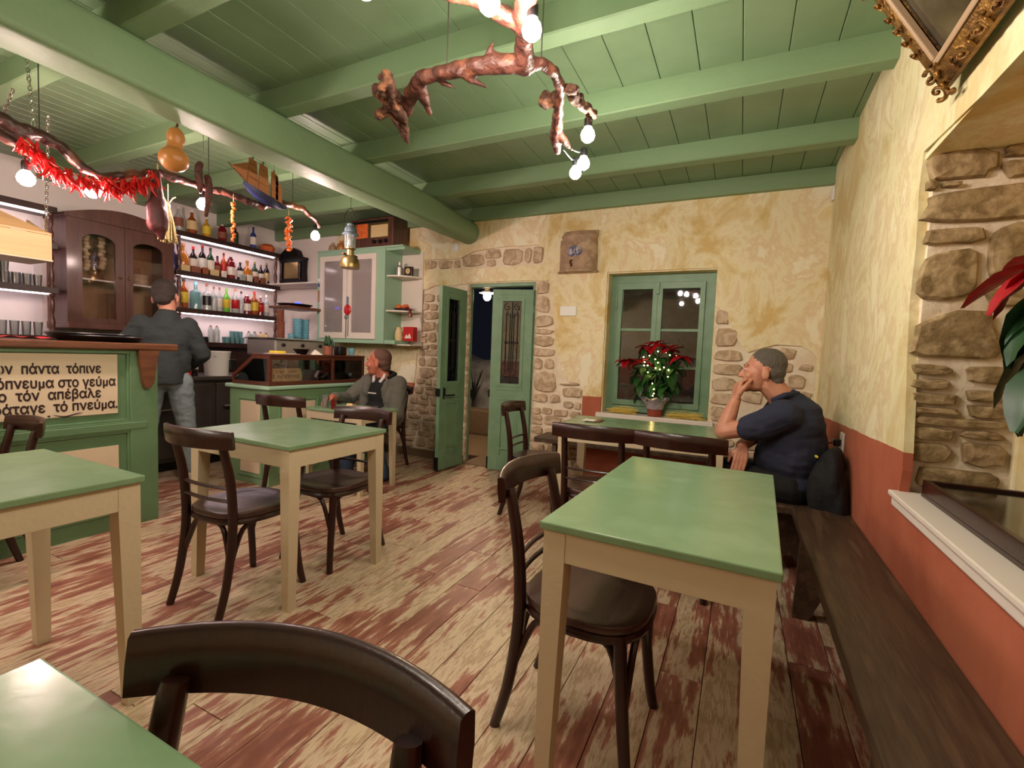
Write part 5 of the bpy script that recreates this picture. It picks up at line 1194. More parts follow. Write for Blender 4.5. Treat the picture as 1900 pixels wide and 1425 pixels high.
# on the open end shelves
tn = thing('thermos', 'small steel flask on the upper open shelf of the cupboard', 'flask', (-3.565, 4.30, 2.0705)); MB().lathe([(0, 0), (.042, 0), (.042, .10), (.022, .12), (.022, .13), (0, .13)], n=20).build('flask_body', 'steel', tn, smooth=True); MB().lathe([(0, .131), (.024, .131), (.024, .16), (0, .162)], n=16).build('lid', 'steel', tn, smooth=True)
ck = thing('table_clock', 'small square dark clock on the upper open shelf', 'clock', (-3.44, 4.31, 2.0705)); MB().box(-.05, -.02, 0, .05, .02, .105, .004).build('case', 'dark_wood', ck)
MB().lathe([(0, -.021), (.032, -.021), (.032, -.024), (0, -.024)], (0, 0, .055), 20, axis='y').build('dial', 'cream_jug', ck, smooth=True, angle=30)
MB().box(-.001, -.026, .055, .001, -.0245, .08).box(0, -.026, .054, .018, -.0245, .056).build('hands', 'black_iron', ck)
simple('fruit_dish', MB().lathe([(0, 0), (.07, 0), (.11, .02), (.108, .024), (.07, .006), (0, .006)], (-3.50, 4.30, 1.6805), 24), 'dark_wood', 'dark dish holding oranges on the middle open shelf', 'dish')
for i, (x, d_) in enumerate(((-3.555, 'left orange in the dark dish'), (-3.50, 'middle orange at the back of the dark dish'), (-3.45, 'right reddish orange in the dark dish'))):
    simple('orange', MB().ell((x, 4.29+(.03 if i == 1 else 0), 1.722), .034), 'orange', d_, 'fruit', 'oranges on the cupboard shelf')
hn = MB().tube(smooth_path([(-3.43, 4.22, 1.70), (-3.38, 4.21, 1.71), (-3.34, 4.215, 1.68), (-3.33, 4.22, 1.60)], 4), [.006+.0012*i for i in range(13)], 8); simple('dried_pepper', hn, 'bottle_red', 'dark red dried pepper drooping over the middle open shelf', 'pepper')
jg = thing('jug', 'cream patterned jug on the bottom open shelf', 'jug', (-3.545, 4.29, 1.3405)); MB().lathe([(0, 0), (.04, 0), (.048, .05), (.042, .11), (.03, .14), (.034, .155), (.03, .155), (.026, .14), (0, .13)], n=20).build('jug_body', 'cream_jug', jg, smooth=True); MB().tube([(.038, 0, .12), (.075, 0, .10), (.07, 0, .05), (.042, 0, .035)], .006, 8).build('handle', 'cream_jug', jg, smooth=True)
rb = thing('coffee_tin', 'red box with a white print on the bottom open shelf', 'box', (-3.41, 4.32, 1.3408)); MB().box(-.07, -.04, 0, .07, .04, .16, .004).build('carton', 'red_plastic', rb); MB().prism([(-.045, .03), (-.02, .075), (0, .055), (.025, .085), (.05, .03)], -.0425, -.0405, 'xz').build('print', 'white_paper', rb)
# radio and small jugs on top
rd = thing('radio', 'old wooden valve radio on top of the green wall cupboard', 'radio', (-3.86, 4.28, kz1+.0205))
MB().box(-.315, -.13, 0, .315, .13, .325, .012).build('case', 'cabinet_wood', rd)
MB().box(-.285, -.137, .10, .265, -.131, .30, .004).build('dial_frame', 'brass', rd)
MB().box(-.22, -.142, .105, -.04, -.138, .265, .002).build('speaker_cloth', 'orange_dry', rd); MB().box(.005, -.142, .105, .25, -.138, .24, .002).build('tuning_scale', 'cream_jug', rd); MB().box(-.27, -.1415, .266, .25, -.138, .294).build('dark_strip', 'black_plastic', rd)
for x in (.06, .145, .225): MB().lathe([(0, -.137), (.02, -.137), (.024, -.15), (.018, -.165), (0, -.165)], (x, 0, .055), 16, axis='y').build('knob', 'black_plastic', rd, smooth=True)
for x in (-.29, .29): MB().box(x-.02, -.1, -.0, x+.02, .1, .004).build('foot', 'black_plastic', rd)
for i, (x, r, m_, d_) in enumerate(((-4.56, .05, 'pottery', 'brown pottery jar left of the small gourd on the cupboard'), (-4.42, .055, 'gourd', 'small golden gourd flask behind the lantern on the cupboard'), (-4.31, .04, 'bottle_blue', 'small blue-capped jar beside the radio'))):
    simple('pottery_jar', MB().lathe([(0, 0), (r*.7, 0), (r, r*.8), (r*.8, r*1.6), (r*.35, r*2), (r*.4, r*2.4), (0, r*2.4)], (x, 4.25, kz1+.0205), 18), m_, d_, 'jar')

# ---- niche shelf and wall clock on the white wall behind the bar
ws = MB().box(XL+.003, 4.10, 2.0, kx0-.003, YB-.009, 2.02, .003).build('wall_shelf', 'white_paint'); tag(ws, 'white shelf board between the bottle shelves and the cupboard', 'shelf')
wk = thing('wall_clock', 'dark carved wall clock with a curved crest, above the white shelf', 'clock', (-5.42, 4.40, 2.09))
pl_ = [(-.22, .0), (-.20, -.05), (.20, -.05), (.22, .0), (.21, .14), (.22, .26), (.24, .30), (.14, .32), (.10, .40), (.04, .43), (-.10, .43), (-.20, .36), (-.24, .30), (-.22, .26), (-.21, .14)]
MB().prism(pl_, -.05, .03, 'xz').build('case', 'black_iron', wk); MB().box(-.12, -.056, .03, .14, -.051, .24, .002).build('panel', 'brass', wk)
for sx in (-.17, .18): MB().lathe([(.012, 0), (.02, .03), (.01, .06), (.018, .12), (.01, .18), (.02, .22), (.012, .25)], (sx, -.06, 0), 10).build('turned_column', 'dark_wood', wk, smooth=True)

# ---- coffee machine corner
em = thing('espresso_machine', 'steel coffee machine behind the glazed case, cups on top', 'coffee machine', (-4.75, 3.75, .9005))
MB().box(-.25, -.30, .22, .22, .42, .40, .015).build('body', 'steel', em); MB().box(-.25, -.28, 0, .22, .40, .06, .01).build('drip_tray', 'steel_dark', em); MB().box(-.24, -.26, .06, -.02, .38, .22).build('back_panel', 'steel_dark', em)
MB().box(-.27, -.32, .40, .26, .44, .415, .004).build('cup_rail', 'chrome', em)
for y in (-.1, .2):
    g_ = MB().lathe([(0, 0), (.035, 0), (.035, .06), (0, .06)], (.12, y, .17), 16).build('group_head', 'chrome', em, smooth=True)
    MB().tube([(.12, y, .185), (.27, y, .17)], .012, 8).build('handle', 'black_plastic', g_, smooth=True)
for y in (-.2, .05, .3): MB().lathe([(0, .22), (.02, .22), (.02, .235), (0, .235)], (0, y, .34), 14, axis='x').build('dial', 'black_plastic', em, smooth=True)
zc_ = .9005+.4155
def cup_stack(x, y, n, r, m, d_, h=.03):
    t = MB(); pr = []
    for k in range(n): pr += [(r*.82, k*h), (r, k*h+h*.85), (r*1.04, k*h+h*.9)]
    t.lathe([(0, 0)]+pr+[(0, n*h)], (0, 0, 0), 18); o = t.build('paper_cups', m, smooth=True, angle=40); o.location = (x, y, zc_); tag(o, d_, 'cups', 'cup stacks on the coffee machine')
cup_stack(-4.66, 3.62, 6, .042, 'brown_paper', 'short reddish-brown stack of paper cups on the coffee machine'); cup_stack(-4.80, 3.72, 11, .042, 'brown_paper', 'tall brown stack of paper cups on the coffee machine')
cup_stack(-4.64, 3.74, 2, .036, 'blue_paper', 'lowest short blue stack of cups at the front of the coffee machine'); cup_stack(-4.72, 3.89, 8, .055, 'blue_paper', 'tall light blue stack of cups on the coffee machine'); cup_stack(-4.74, 4.01, 8, .05, 'blue_paper', 'rightmost light blue stack of cups by the green cupboard')
simple('serving_board', MB().box(-4.95, 3.68, zc_+.345, -4.6, 4.12, zc_+.375, .006), 'bar_top_wood', 'dark board laid over the tall cup stacks', 'board', smooth=False)
simple('dark_tray', MB().lathe([(0, 0), (.15, 0), (.2, .03), (.19, .03), (0, .01)], (-4.78, 3.9, zc_+.3755), 24), 'black_plastic', 'dark tray on the board over the cup stacks', 'tray')
simple('blue_light', MB().ell((-4.66, 3.84, zc_+.415), (.03, .03, .012)), 'led_blue', 'small glowing blue light on the dark tray', 'light')
bt = bottle('wine_bottle', -4.86, 2.80, .9005, .33, .038, 'bottle_dark', 'bottle_red', 'white_paper', 'dark bottle with a white label beside the barman\'s hand', None)
simple('red_can', MB().lathe([(0, 0), (.03, 0), (.03, .05), (0, .05)], (-4.78, 2.70, .9005), 16), 'red_plastic', 'small red lid beside the dark bottle on the worktop', 'lid')

# ================================================================ VINE BRANCH LAMPS
def bulb_lamp(parent, p, r, m, cord=None, socket='black_plastic'):
    x, y, z = p
    s = MB().lathe([(0, r*1.1), (.017, r*1.1), (.018, r*2.2), (.012, r*2.5), (0, r*2.5)], p, 12).build('lamp_holder', socket, parent, smooth=True, angle=50)
    MB().lathe([(0, -r), (r*.5, -r*.87), (r*.87, -r*.5), (r, 0), (r*.87, r*.5), (r*.55, r*.95), (r*.4, r*1.15), (0, r*1.15)], p, 16).build('bulb', m, s, smooth=True, angle=80)
    if cord: MB().tube(smooth_path([(x, y, z+r*2.4), ((x*2+cord[0])/3, (y*2+cord[1])/3, (z*2+cord[2])/3+.03), cord], 4), .004, 6).build('cord', 'black_plastic', s, smooth=True)
ch = thing('vine_chandelier', 'gnarled reddish vine branch chandelier with bare bulbs, hung under the ceiling', 'chandelier', (0, 0, 0))
b = MB()
limb(b, [(-1.35, 1.655, 2.25), (-1.27, 1.575, 2.27), (-1.16, 1.51, 2.275), (-1.05, 1.505, 2.27), (-.93, 1.52, 2.27), (-.83, 1.545, 2.27), (-.765, 1.575, 2.27), (-.735, 1.50, 2.28), (-.69, 1.43, 2.28), (-.665, 1.35, 2.275), (-.61, 1.26, 2.27), (-.58, 1.1, 2.27)], [.022, .030, .026, .027, .031, .036, .038, .030, .030, .033, .032, .03], 10)
limb(b, [(-.69, 1.43, 2.28), (-.735, 1.317, 2.275), (-.76, 1.24, 2.27), (-.83, 1.18, 2.27), (-.95, 1.10, 2.27)], [.03, .024, .026, .024, .02], 10)
limb(b, [(-.765, 1.575, 2.27), (-.715, 1.61, 2.28), (-.69, 1.68, 2.285), (-.70, 1.77, 2.275), (-.74, 1.86, 2.25), (-.77, 1.93, 2.235), (-.82, 2.04, 2.22), (-.855, 2.16, 2.21)], [.03, .022, .021, .021, .02, .024, .030, .016], 10)
for p, q, r1, r2 in (((-.90, 1.52, 2.27), (-.845, 1.50, 2.34), .015, .004), ((-.99, 1.5, 2.25), (-.93, 1.60, 2.235), .02, .006), ((-1.12, 1.50, 2.27), (-1.05, 1.57, 2.24), .018, .006), ((-1.2, 1.54, 2.27), (-1.24, 1.66, 2.23), .03, .012), ((-.64, 1.31, 2.28), (-.57, 1.33, 2.33), .016, .006), ((-.80, 2.02, 2.22), (-.77, 2.12, 2.19), .026, .008)): capsule(b, p, q, r1, r2, 8)
remesh(b, 'branch', 'vine_wood', ch, .007, 2, .006, 22)
b = MB(); rk = random.Random(8)
for axis, rr_ in ((((-1.30, 1.455, 2.26), (-1.34, 1.53, 2.26), (-1.38, 1.61, 2.25), (-1.42, 1.69, 2.23), (-1.47, 1.80, 2.20)), (.020, .038, .044, .036, .012)),):
    for q in range(26):
        o1 = Vector((rk.uniform(-1, 1), rk.uniform(-.6, .6), rk.uniform(-1, 1))); i0 = rk.randint(0, 2); i1 = min(4, i0+rk.randint(1, 3)); P_ = []
        for i in range(i0, i1+1): P_.append(Vector(axis[i])+o1*rr_[i]*.8+Vector((rk.uniform(-1, 1), rk.uniform(-1, 1), rk.uniform(-1, 1)))*.008)
        for i in range(len(P_)-1): capsule(b, P_[i], P_[i+1], .016, .012 if i < len(P_)-2 else .006, 7)
capsule(b, (-1.40, 1.60, 2.25), (-1.455, 1.60, 2.235), .028, .02, 8); capsule(b, (-1.36, 1.53, 2.26), (-1.385, 1.50, 2.265), .03, .022, 8)
remesh(b, 'gnarled_stump', 'bark', ch, .006, 1, .014, 24, stretch=(1, .5, 1))
b = MB()
for axis, w_ in ((((-.70, 1.77, 2.275), (-.66, 1.775, 2.27), (-.67, 1.86, 2.265), (-.655, 1.92, 2.258), (-.635, 1.975, 2.25)), .022), (((-.775, 1.79, 2.265), (-.77, 1.82, 2.26), (-.735, 1.83, 2.27)), .018)):
    for q in range(16):
        o1 = Vector((rk.uniform(-1, 1), rk.uniform(-.6, .6), rk.uniform(-1, 1)))*w_*.8; i0 = rk.randint(0, len(axis)-2); P_ = [Vector(axis[i])+o1+Vector((rk.uniform(-1, 1), rk.uniform(-1, 1), rk.uniform(-1, 1)))*.006 for i in range(i0, min(len(axis), i0+3))]
        for i in range(len(P_)-1): capsule(b, P_[i], P_[i+1], .012, .009, 7)
remesh(b, 'gnarled_spur', 'bark', ch, .006, 1, .010, 30)
for p, c_ in (((-.687, 1.178, 2.195), (-.70, 1.20, 2.27)), ((-.622, 1.322, 2.195), (-.645, 1.33, 2.28)), ((-.649, 1.98, 2.175), (-.645, 1.965, 2.25)), ((-.747, 2.233, 2.165), (-.80, 2.16, 2.22)), ((-.82, 2.33, 2.165), (-.83, 2.17, 2.22)), ((-.95, .98, 2.18), (-.95, 1.10, 2.27)), ((-.50, .88, 2.18), (-.56, 1.08, 2.27))):
    bulb_lamp(ch, p, .030, 'bulb_warm', c_)
for p in ((-1.05, 1.505, 2.29), (-.64, 1.30, 2.30), (-.72, 1.62, 2.30)): MB().tube([p, (p[0], p[1], ZC)], .0025, 6).build('hanging_wire', 'steel_dark', ch)

ch2 = copy_tree(ch); ch2.location = (-2.3, -2.3, 0); ch2['label'] = 'added vine branch chandelier behind the viewer, lighting the foreground'  # unseen copy, added to brighten the foreground

br = thing('branch_lamp', 'dark twisted branch with bare bulbs hung above the bar', 'chandelier', (0, 0, 0))
XBb = -3.3
pts = [(.72, 2.30), (.90, 2.26), (1.007, 2.275), (1.064, 2.245), (1.15, 2.262), (1.24, 2.235), (1.316, 2.159), (1.39, 2.13), (1.463, 2.16), (1.58, 2.22), (1.715, 2.268), (1.873, 2.270), (2.0, 2.262), (2.084, 2.275), (2.28, 2.27), (2.40, 2.27), (2.548, 2.335), (2.66, 2.355), (2.747, 2.35), (2.86, 2.30), (2.92, 2.255)]
rad = [.03, .032, .036, .042, .034, .030, .027, .024, .022, .024, .028, .026, .022, .024, .026, .026, .024, .024, .024, .022, .018]
b = MB(); limb(b, [(XBb+.015*math.sin(i*1.1), p[0], p[1]) for i, p in enumerate(pts)], rad, 10)
capsule(b, (XBb, 1.06, 2.24), (XBb, 1.10, 2.16), .04, .03); capsule(b, (XBb, 1.10, 2.16), (XBb, 1.17, 2.12), .03, .022); capsule(b, (XBb, 1.0, 2.2), (XBb+.01, 1.06, 2.17), .025, .02)
remesh(b, 'branch', 'vine_dark', br, .008, 2, .010, 16)
for y, z, top_ in ((1.095, 2.02, 2.13), (1.367, 2.045, 2.13), (1.961, 2.15, 2.25), (2.885, 2.165, 2.26)): bulb_lamp(br, (XBb, y, z), .036, 'bulb_bar', (XBb, y, top_+.02))
for y, z in ((1.15, 2.27), (2.0, 2.27), (2.66, 2.36)): MB().tube([(XBb, y, z), (XBb, y, ZC)], .0025, 6).build('hanging_wire', 'steel_dark', br)
chain((XBb, 1.13, 2.27), (XBb, 1.10, 2.74), br, link=.028)

# ---- what hangs from it
cs = thing('chili_garland', 'garland of red dried chillies strung under the bar branch', 'garland', (0, 0, 0))
rq = random.Random(5); path = smooth_path([(XBb+.04, 1.08, 2.20), (XBb+.045, 1.16, 2.14), (XBb+.05, 1.27, 2.10), (XBb+.05, 1.38, 2.105), (XBb+.05, 1.48, 2.13), (XBb+.045, 1.58, 2.18), (XBb+.04, 1.66, 2.24)], 8)
MB().tube(path, .003, 5).build('string', 'hemp', cs)
protos = []
for k in range(4):
    mb = MB(); bend = rq.uniform(-.3, .3); mb.tube(smooth_path([(0, 0, .0), (0, .004+bend*.02, -.02), (0, bend*.04, -.045), (0, bend*.1, -.075)], 2), [.003, .006, .0075, .0075, .0055, .003, .001], 6)
    protos.append(mb.build('chili', 'chili', cs, smooth=True))
cnt = 0
for i in range(210):
    p = path[int(i/210*(len(path)-1))]
    if i < 4: o = protos[i]
    else: o = bpy.data.objects.new('chili', protos[i % 4].data); C.objects.link(o); o.parent = cs
    s_ = rq.uniform(.8, 1.3); o.location = (p.x+rq.uniform(-.03, .02), p.y+rq.uniform(-.022, .022), p.z+rq.uniform(-.035, .022)); o.rotation_euler = (rq.uniform(-.7, .7), rq.uniform(-.8, .8), rq.uniform(0, 6)); o.scale = (s_, s_, s_)
gd = thing('hanging_gourd', 'large bottle gourd hanging from the main beam', 'gourd', (-2.875, 1.555, 2.285)); 
b = MB(); b.ell((0, 0, -.055), (.073, .073, .066), 20, 12); b.ell((.0, .01, .065), (.044, .044, .055), 18, 10); b.tube([(0, 0, -.02), (0, .008, .05)], [.04, .034], 16); remesh(b, 'gourd_body', 'gourd', gd, .005, 6)
MB().tube(smooth_path([(0, .01, .11), (.004, .016, .135), (0, .018, .155)], 3), [.008, .007, .006, .006, .005, .005, .005], 8).build('stalk', 'bark', gd, smooth=True)
sp = thing('sausage_pair', 'two dark cured sausages hanging by a white bulb above the bar', 'sausages', (XBb+.06, 1.93, 2.30))
MB().tube([(0, 0, .10), (0, 0, .3)], .002, 5).build('string', 'hemp', sp)
for sx, y, z0_, ll in ((1, -.03, .10, .20), (-1, .028, .03, .27)):
    b = MB(); b.tube(smooth_path([(0, y*.3, z0_), (.005, y, z0_-.03), (.008, y*1.1, z0_-ll*.5), (0, y*.9+.01*sx, z0_-ll)], 4), [.006, .016, .02, .022, .023, .024, .024, .023, .022, .021, .018, .014, .008], 10); remesh(b, 'sausage', 'sausage', sp, .006, 1, .004, 40)
hm = thing('cured_leg', 'tapering dark red cured leg hanging from the bar branch', 'meat', (XBb+.05, 1.665, 2.06))
b = MB(); limb(b, [(0, 0, .19), (0, 0, .08), (0, -.005, -.03), (0, .0, -.12), (0, .02, -.19)], [.016, .032, .058, .058, .022], 14); o = remesh(b, 'meat', 'cured_leg', hm, .006, 4, .006, 14); o.scale = (.6, 1, 1)
MB().tube([(0, 0, .19), (0, 0, .24)], .004, 6).build('string', 'hemp', hm)
wd_ = thing('corn_dolly', 'bundle of pale straw tied in a skirt shape hanging over the bar', 'straw bundle', (XBb-.05, 1.775, 2.0)); mb = MB(); rq2 = random.Random(2)
for k in range(90):
    a = rq2.uniform(0, 2*PI); r_ = rq2.uniform(.0, .055); mb.tube([(math.cos(a)*r_*.15, math.sin(a)*r_*.15, .09), (math.cos(a)*r_*.6, math.sin(a)*r_*.6, 0), (math.cos(a)*r_*.8, math.sin(a)*r_*1.1, -.13+rq2.uniform(-.01, .01))], .0035, 4)
mb.build('straws', 'hemp', wd_); MB().lathe([(.0, .08), (.014, .085), (.014, .10), (0, .105)], n=10).tube([(0, 0, .1), (0, -.03, .15), (0, -.035, .17)], .004, 6).tube([(0, 0, .1), (0, .03, .15), (0, .045, .16)], .004, 6).tube([(0, 0, .1), (0, 0, .23)], .003, 5).build('tie', 'garlic', wd_, smooth=True)
for (y, zt_, zb_, m_, rr_, d_) in ((2.153, 2.25, 1.945, 'orange_dry', .016, 'long thin string of orange dried slices hanging over the bottles'), (2.60, 2.27, 1.99, 'orange_dry', .027, 'thicker string of orange dried slices hanging near the wall clock')):
    mb = MB(); t = thing('dried_string', d_, 'food string', (XBb+.03, y, 0), group='strings of dried slices'); MB().tube([(0, 0, zt_+.03), (0, 0, zb_)], .002, 5).build('string', 'hemp', t)
    z = zt_-.03; k = 0
    while z > zb_:
        a = rq2.uniform(0, 6.28); mb.ell((math.cos(a)*rr_*.35, math.sin(a)*rr_*.5, z), (rr_*.75, rr_*.75, rr_*.3), 10, 6, (rq2.uniform(-.7, .7), rq2.uniform(-.7, .7), 0)); z -= rr_*.42
    mb.build('slices', m_, t, smooth=True)
# ---- model ship
sh_ = thing('model_ship', 'model sailing ship with a blue hull and tan sails above the bar branch', 'model ship', (XBb+.07, 2.33, 2.33))
hull = []; nS = 12
for i in range(nS+1):
    u = i/nS; y = -.13+.34*u; wdt = .035*math.sin(PI*min(1, u*1.15+.02))**.6 if u < .98 else .018; wdt = max(wdt, .002); top_ = .035-.075*u+.05*(u-.5)**2; dep = .055*math.sin(PI*(.12+.8*u))+.01
    for k in range(7): a = PI*k/6; hull.append((wdt*math.cos(a), y, top_-dep*math.sin(a)**.7 if k not in (0, 6) else top_))
fs = [(i*7+k, i*7+k+1, (i+1)*7+k+1, (i+1)*7+k) for i in range(nS) for k in range(6)]+[(i*7+6, i*7, (i+1)*7, (i+1)*7+6) for i in range(nS)]+[tuple(range(7)), tuple(nS*7+k for k in range(7))]
MB().add(hull, fs).build('hull', 'hull_blue', sh_, smooth=True, angle=50)
MB().tube([(0, -.10, .04), (0, -.24, .135)], .004, 6).tube([(0, -.05, 0), (0, -.06, .24)], .0035, 6).tube([(0, .03, -.01), (0, .02, .235)], .0035, 6).tube([(0, .12, -.02), (0, .11, .21)], .0035, 6).build('mast', 'bark', sh_, smooth=True)
def sail(poly): return MB().prism(poly, -.006, .006, 'yz')
for k, (yc, w0, zs) in enumerate(((-.062, .085, ((.03, .09), (.086, .14), (.136, .185), (.18, .22))), (.024, .088, ((.015, .07), (.073, .122), (.125, .17), (.173, .21))))):
    for j, (za, zb2) in enumerate(zs):
        ww_ = w0*(1-.1*j)/2; sl = -.02
        sail([(yc-ww_, za-ww_*-.25), (yc+ww_, za-ww_*.25-.0), (yc+ww_*.9, zb2-ww_*.2), (yc-ww_*.9, zb2+ww_*.2)]).build('sail', 'sail', sh_)
for j, (za, zb2) in enumerate(((0.0, .055), (.058, .105), (.108, .15), (.153, .185))):
    sail([(.088, za+.01), (.142, za-.015), (.14, zb2-.015), (.09, zb2+.01)]).build('sail', 'sail', sh_)
sail([(-.225, .125), (-.11, .06), (-.095, .19)]).build('sail', 'sail', sh_); sail([(.12, .0), (.175, -.02), (.175, .09), (.118, .18)]).build('sail', 'sail', sh_)
mb = MB()
for (y, z) in ((0, 0), ): mb.tube([(0, -.24, .135), (0, -.06, .235), (0, .02, .23), (0, .11, .205), (0, .2, -.04)], .001, 4)
mb.build('rigging', 'black_iron', sh_); MB().tube([(0, -.06, .23), (0, -.06, .445)], .0012, 4).tube([(0, .11, .2), (0, .11, .445)], .0012, 4).build('hanging_wire', 'black_iron', sh_)
# ---- lantern
ln = thing('pressure_lantern', 'old grey and brass pressure lantern hanging before the green cupboard', 'lantern', (-3.22, 3.20, 2.14))
MB().lathe([(0, -.19), (.082, -.19), (.086, -.16), (.076, -.11), (.05, -.085), (.03, -.08), (0, -.08)], n=24).build('fuel_tank', 'brass', ln, smooth=True); MB().lathe([(0, -.08), (.034, -.08), (.034, -.03), (.05, -.02), (.05, -.01), (0, -.01)], n=20).build('collar', 'brass', ln, smooth=True)
MB().lathe([(.048, -.01), (.05, .10), (.046, .10), (.044, -.01)], n=20).build('glass_globe', 'glass', ln, smooth=True)
MB().lathe([(0, .10), (.075, .10), (.07, .115), (.055, .125), (.05, .16), (.03, .18), (.03, .20), (0, .205)], n=24).build('hood', 'enamel_grey', ln, smooth=True)
for k in range(4): MB().tube([(.05*math.cos(k*PI/2), .05*math.sin(k*PI/2), -.015), (.05*math.cos(k*PI/2), .05*math.sin(k*PI/2), .105)], .003, 6).build('guard_rod', 'chrome', ln, smooth=True)
MB().tube([(0, -.05, -.075), (0, -.085, -.075)], .01, 8).tube([(0, .05, -.07), (0, .085, -.075)], .01, 8).build('valve_knob', 'bark', ln, smooth=True)
MB().ell((0, 0, .04), (.02, .02, .03)).build('mantle', 'white_plastic', ln, smooth=True)
MB().tube(smooth_path([(0, -.075, .11), (0, -.07, .25), (0, 0, .34), (0, .07, .25), (0, .075, .11)], 5), .0025, 6).tube([(0, 0, .34), (0, 0, ZC-2.14)], .002, 5).build('bail_wire', 'black_iron', ln, smooth=True)

# ================================================================ ON THE BACK WALL
rl = thing('pottery_relief', 'half-round ceramic water font with a blue emblem on the back wall', 'wall ornament', (-1.485, YB-.001, 2.25))
pr = []; nA, nZ = 16, 10
zs = [-.195, -.19, -.17, -.05, .06, .13, .145, .15, .165, .19]; rs = [1.06, 1.08, 1.0, 1.0, .98, .95, 1.0, 1.0, .93, .86]
vs = [(-.185*r_*math.cos(PI*k/nA), -.10*r_*math.sin(PI*k/nA)**.8 if 0 < k < nA else 0, z) for z, r_ in zip(zs, rs) for k in range(nA+1)]
m1 = nA+1; fs = [(i*m1+k, i*m1+k+1, (i+1)*m1+k+1, (i+1)*m1+k) for i in range(len(zs)-1) for k in range(nA)]+[tuple(range(m1)), tuple((len(zs)-1)*m1+k for k in range(m1))]+[(i*m1, (i+1)*m1, (i+1)*m1+nA, i*m1+nA) for i in range(len(zs)-1)]
MB().add(vs, fs).build('vessel', 'pottery', rl, smooth=True, angle=50)
MB().box(-.19, -.03, -.19, -.165, 0, .12, .004).box(.10, -.025, .15, .185, 0, .20, .004).box(-.20, -.05, -.2, .20, 0, -.185, .004).build('backplate', 'pottery', rl)
MB().ell((-.02, -.096, -.005), (.078, .012, .055), 20, 10).build('emblem', 'pottery_blue', rl, smooth=True)
text_obj('emblem_mark', '515', .06, 'white_paper', rl, (-.065, -.1095, -.028), (PI/2, 0, 0), .085, .001)
MB().tube([(-.045, -.095, -.09), (-.045, -.125, -.10), (-.045, -.128, -.125)], .009, 8).ell((-.045, -.10, -.135), (.012, .01, .018)).build('spout', 'bark', rl, smooth=True)
mb = MB()
for s_ in (-1, 1): mb.tube(smooth_path([(s_*.01-.02, -.099, .055), (s_*.05-.01, -.094, .085), (s_*.09, -.084, .075), (s_*.13, -.066, .105), (s_*.145, -.055, .06)], 4), [.004+.004*math.sin(i*.8)**2 for i in range(17)], 6)
mb.build('garland_relief', 'pottery', rl, smooth=True)
simple('thermostat_card', MB().box(-1.653, YB-.016, 1.637, -1.486, YB-.001, 1.732, .003), 'white_plastic', 'small blank white rectangular plate on the wall left of the window', 'plate', smooth=False)
simple('junction_box', MB().box(XR-.022, 4.35, 2.51, XR-.001, 4.43, 2.61, .006), 'white_plastic', 'small white junction box high in the corner under the ceiling', 'switch', smooth=False)
sk = thing('wall_socket', 'white socket with a black plug on the terracotta right wall', 'socket', (XR-.001, 3.29, .795)); MB().box(-.012, -.04, -.06, 0, .04, .06, .004).build('plate', 'white_plastic', sk); MB().box(-.05, -.02, -.02, -.013, .02, .02, .006).tube([(-.045, 0, 0), (-.08, .03, -.02), (-.10, .1, -.10)], .004, 6).build('plug', 'black_plastic', sk)
simple('round_sconce', MB().lathe([(0, 0), (.045, 0), (.05, -.012), (.03, -.02), (0, -.022)], (-2.92, YB-.001, 2.385), 20, axis='y'), 'white_plastic', 'small round white disc on the wall under the main beam end', 'wall disc')

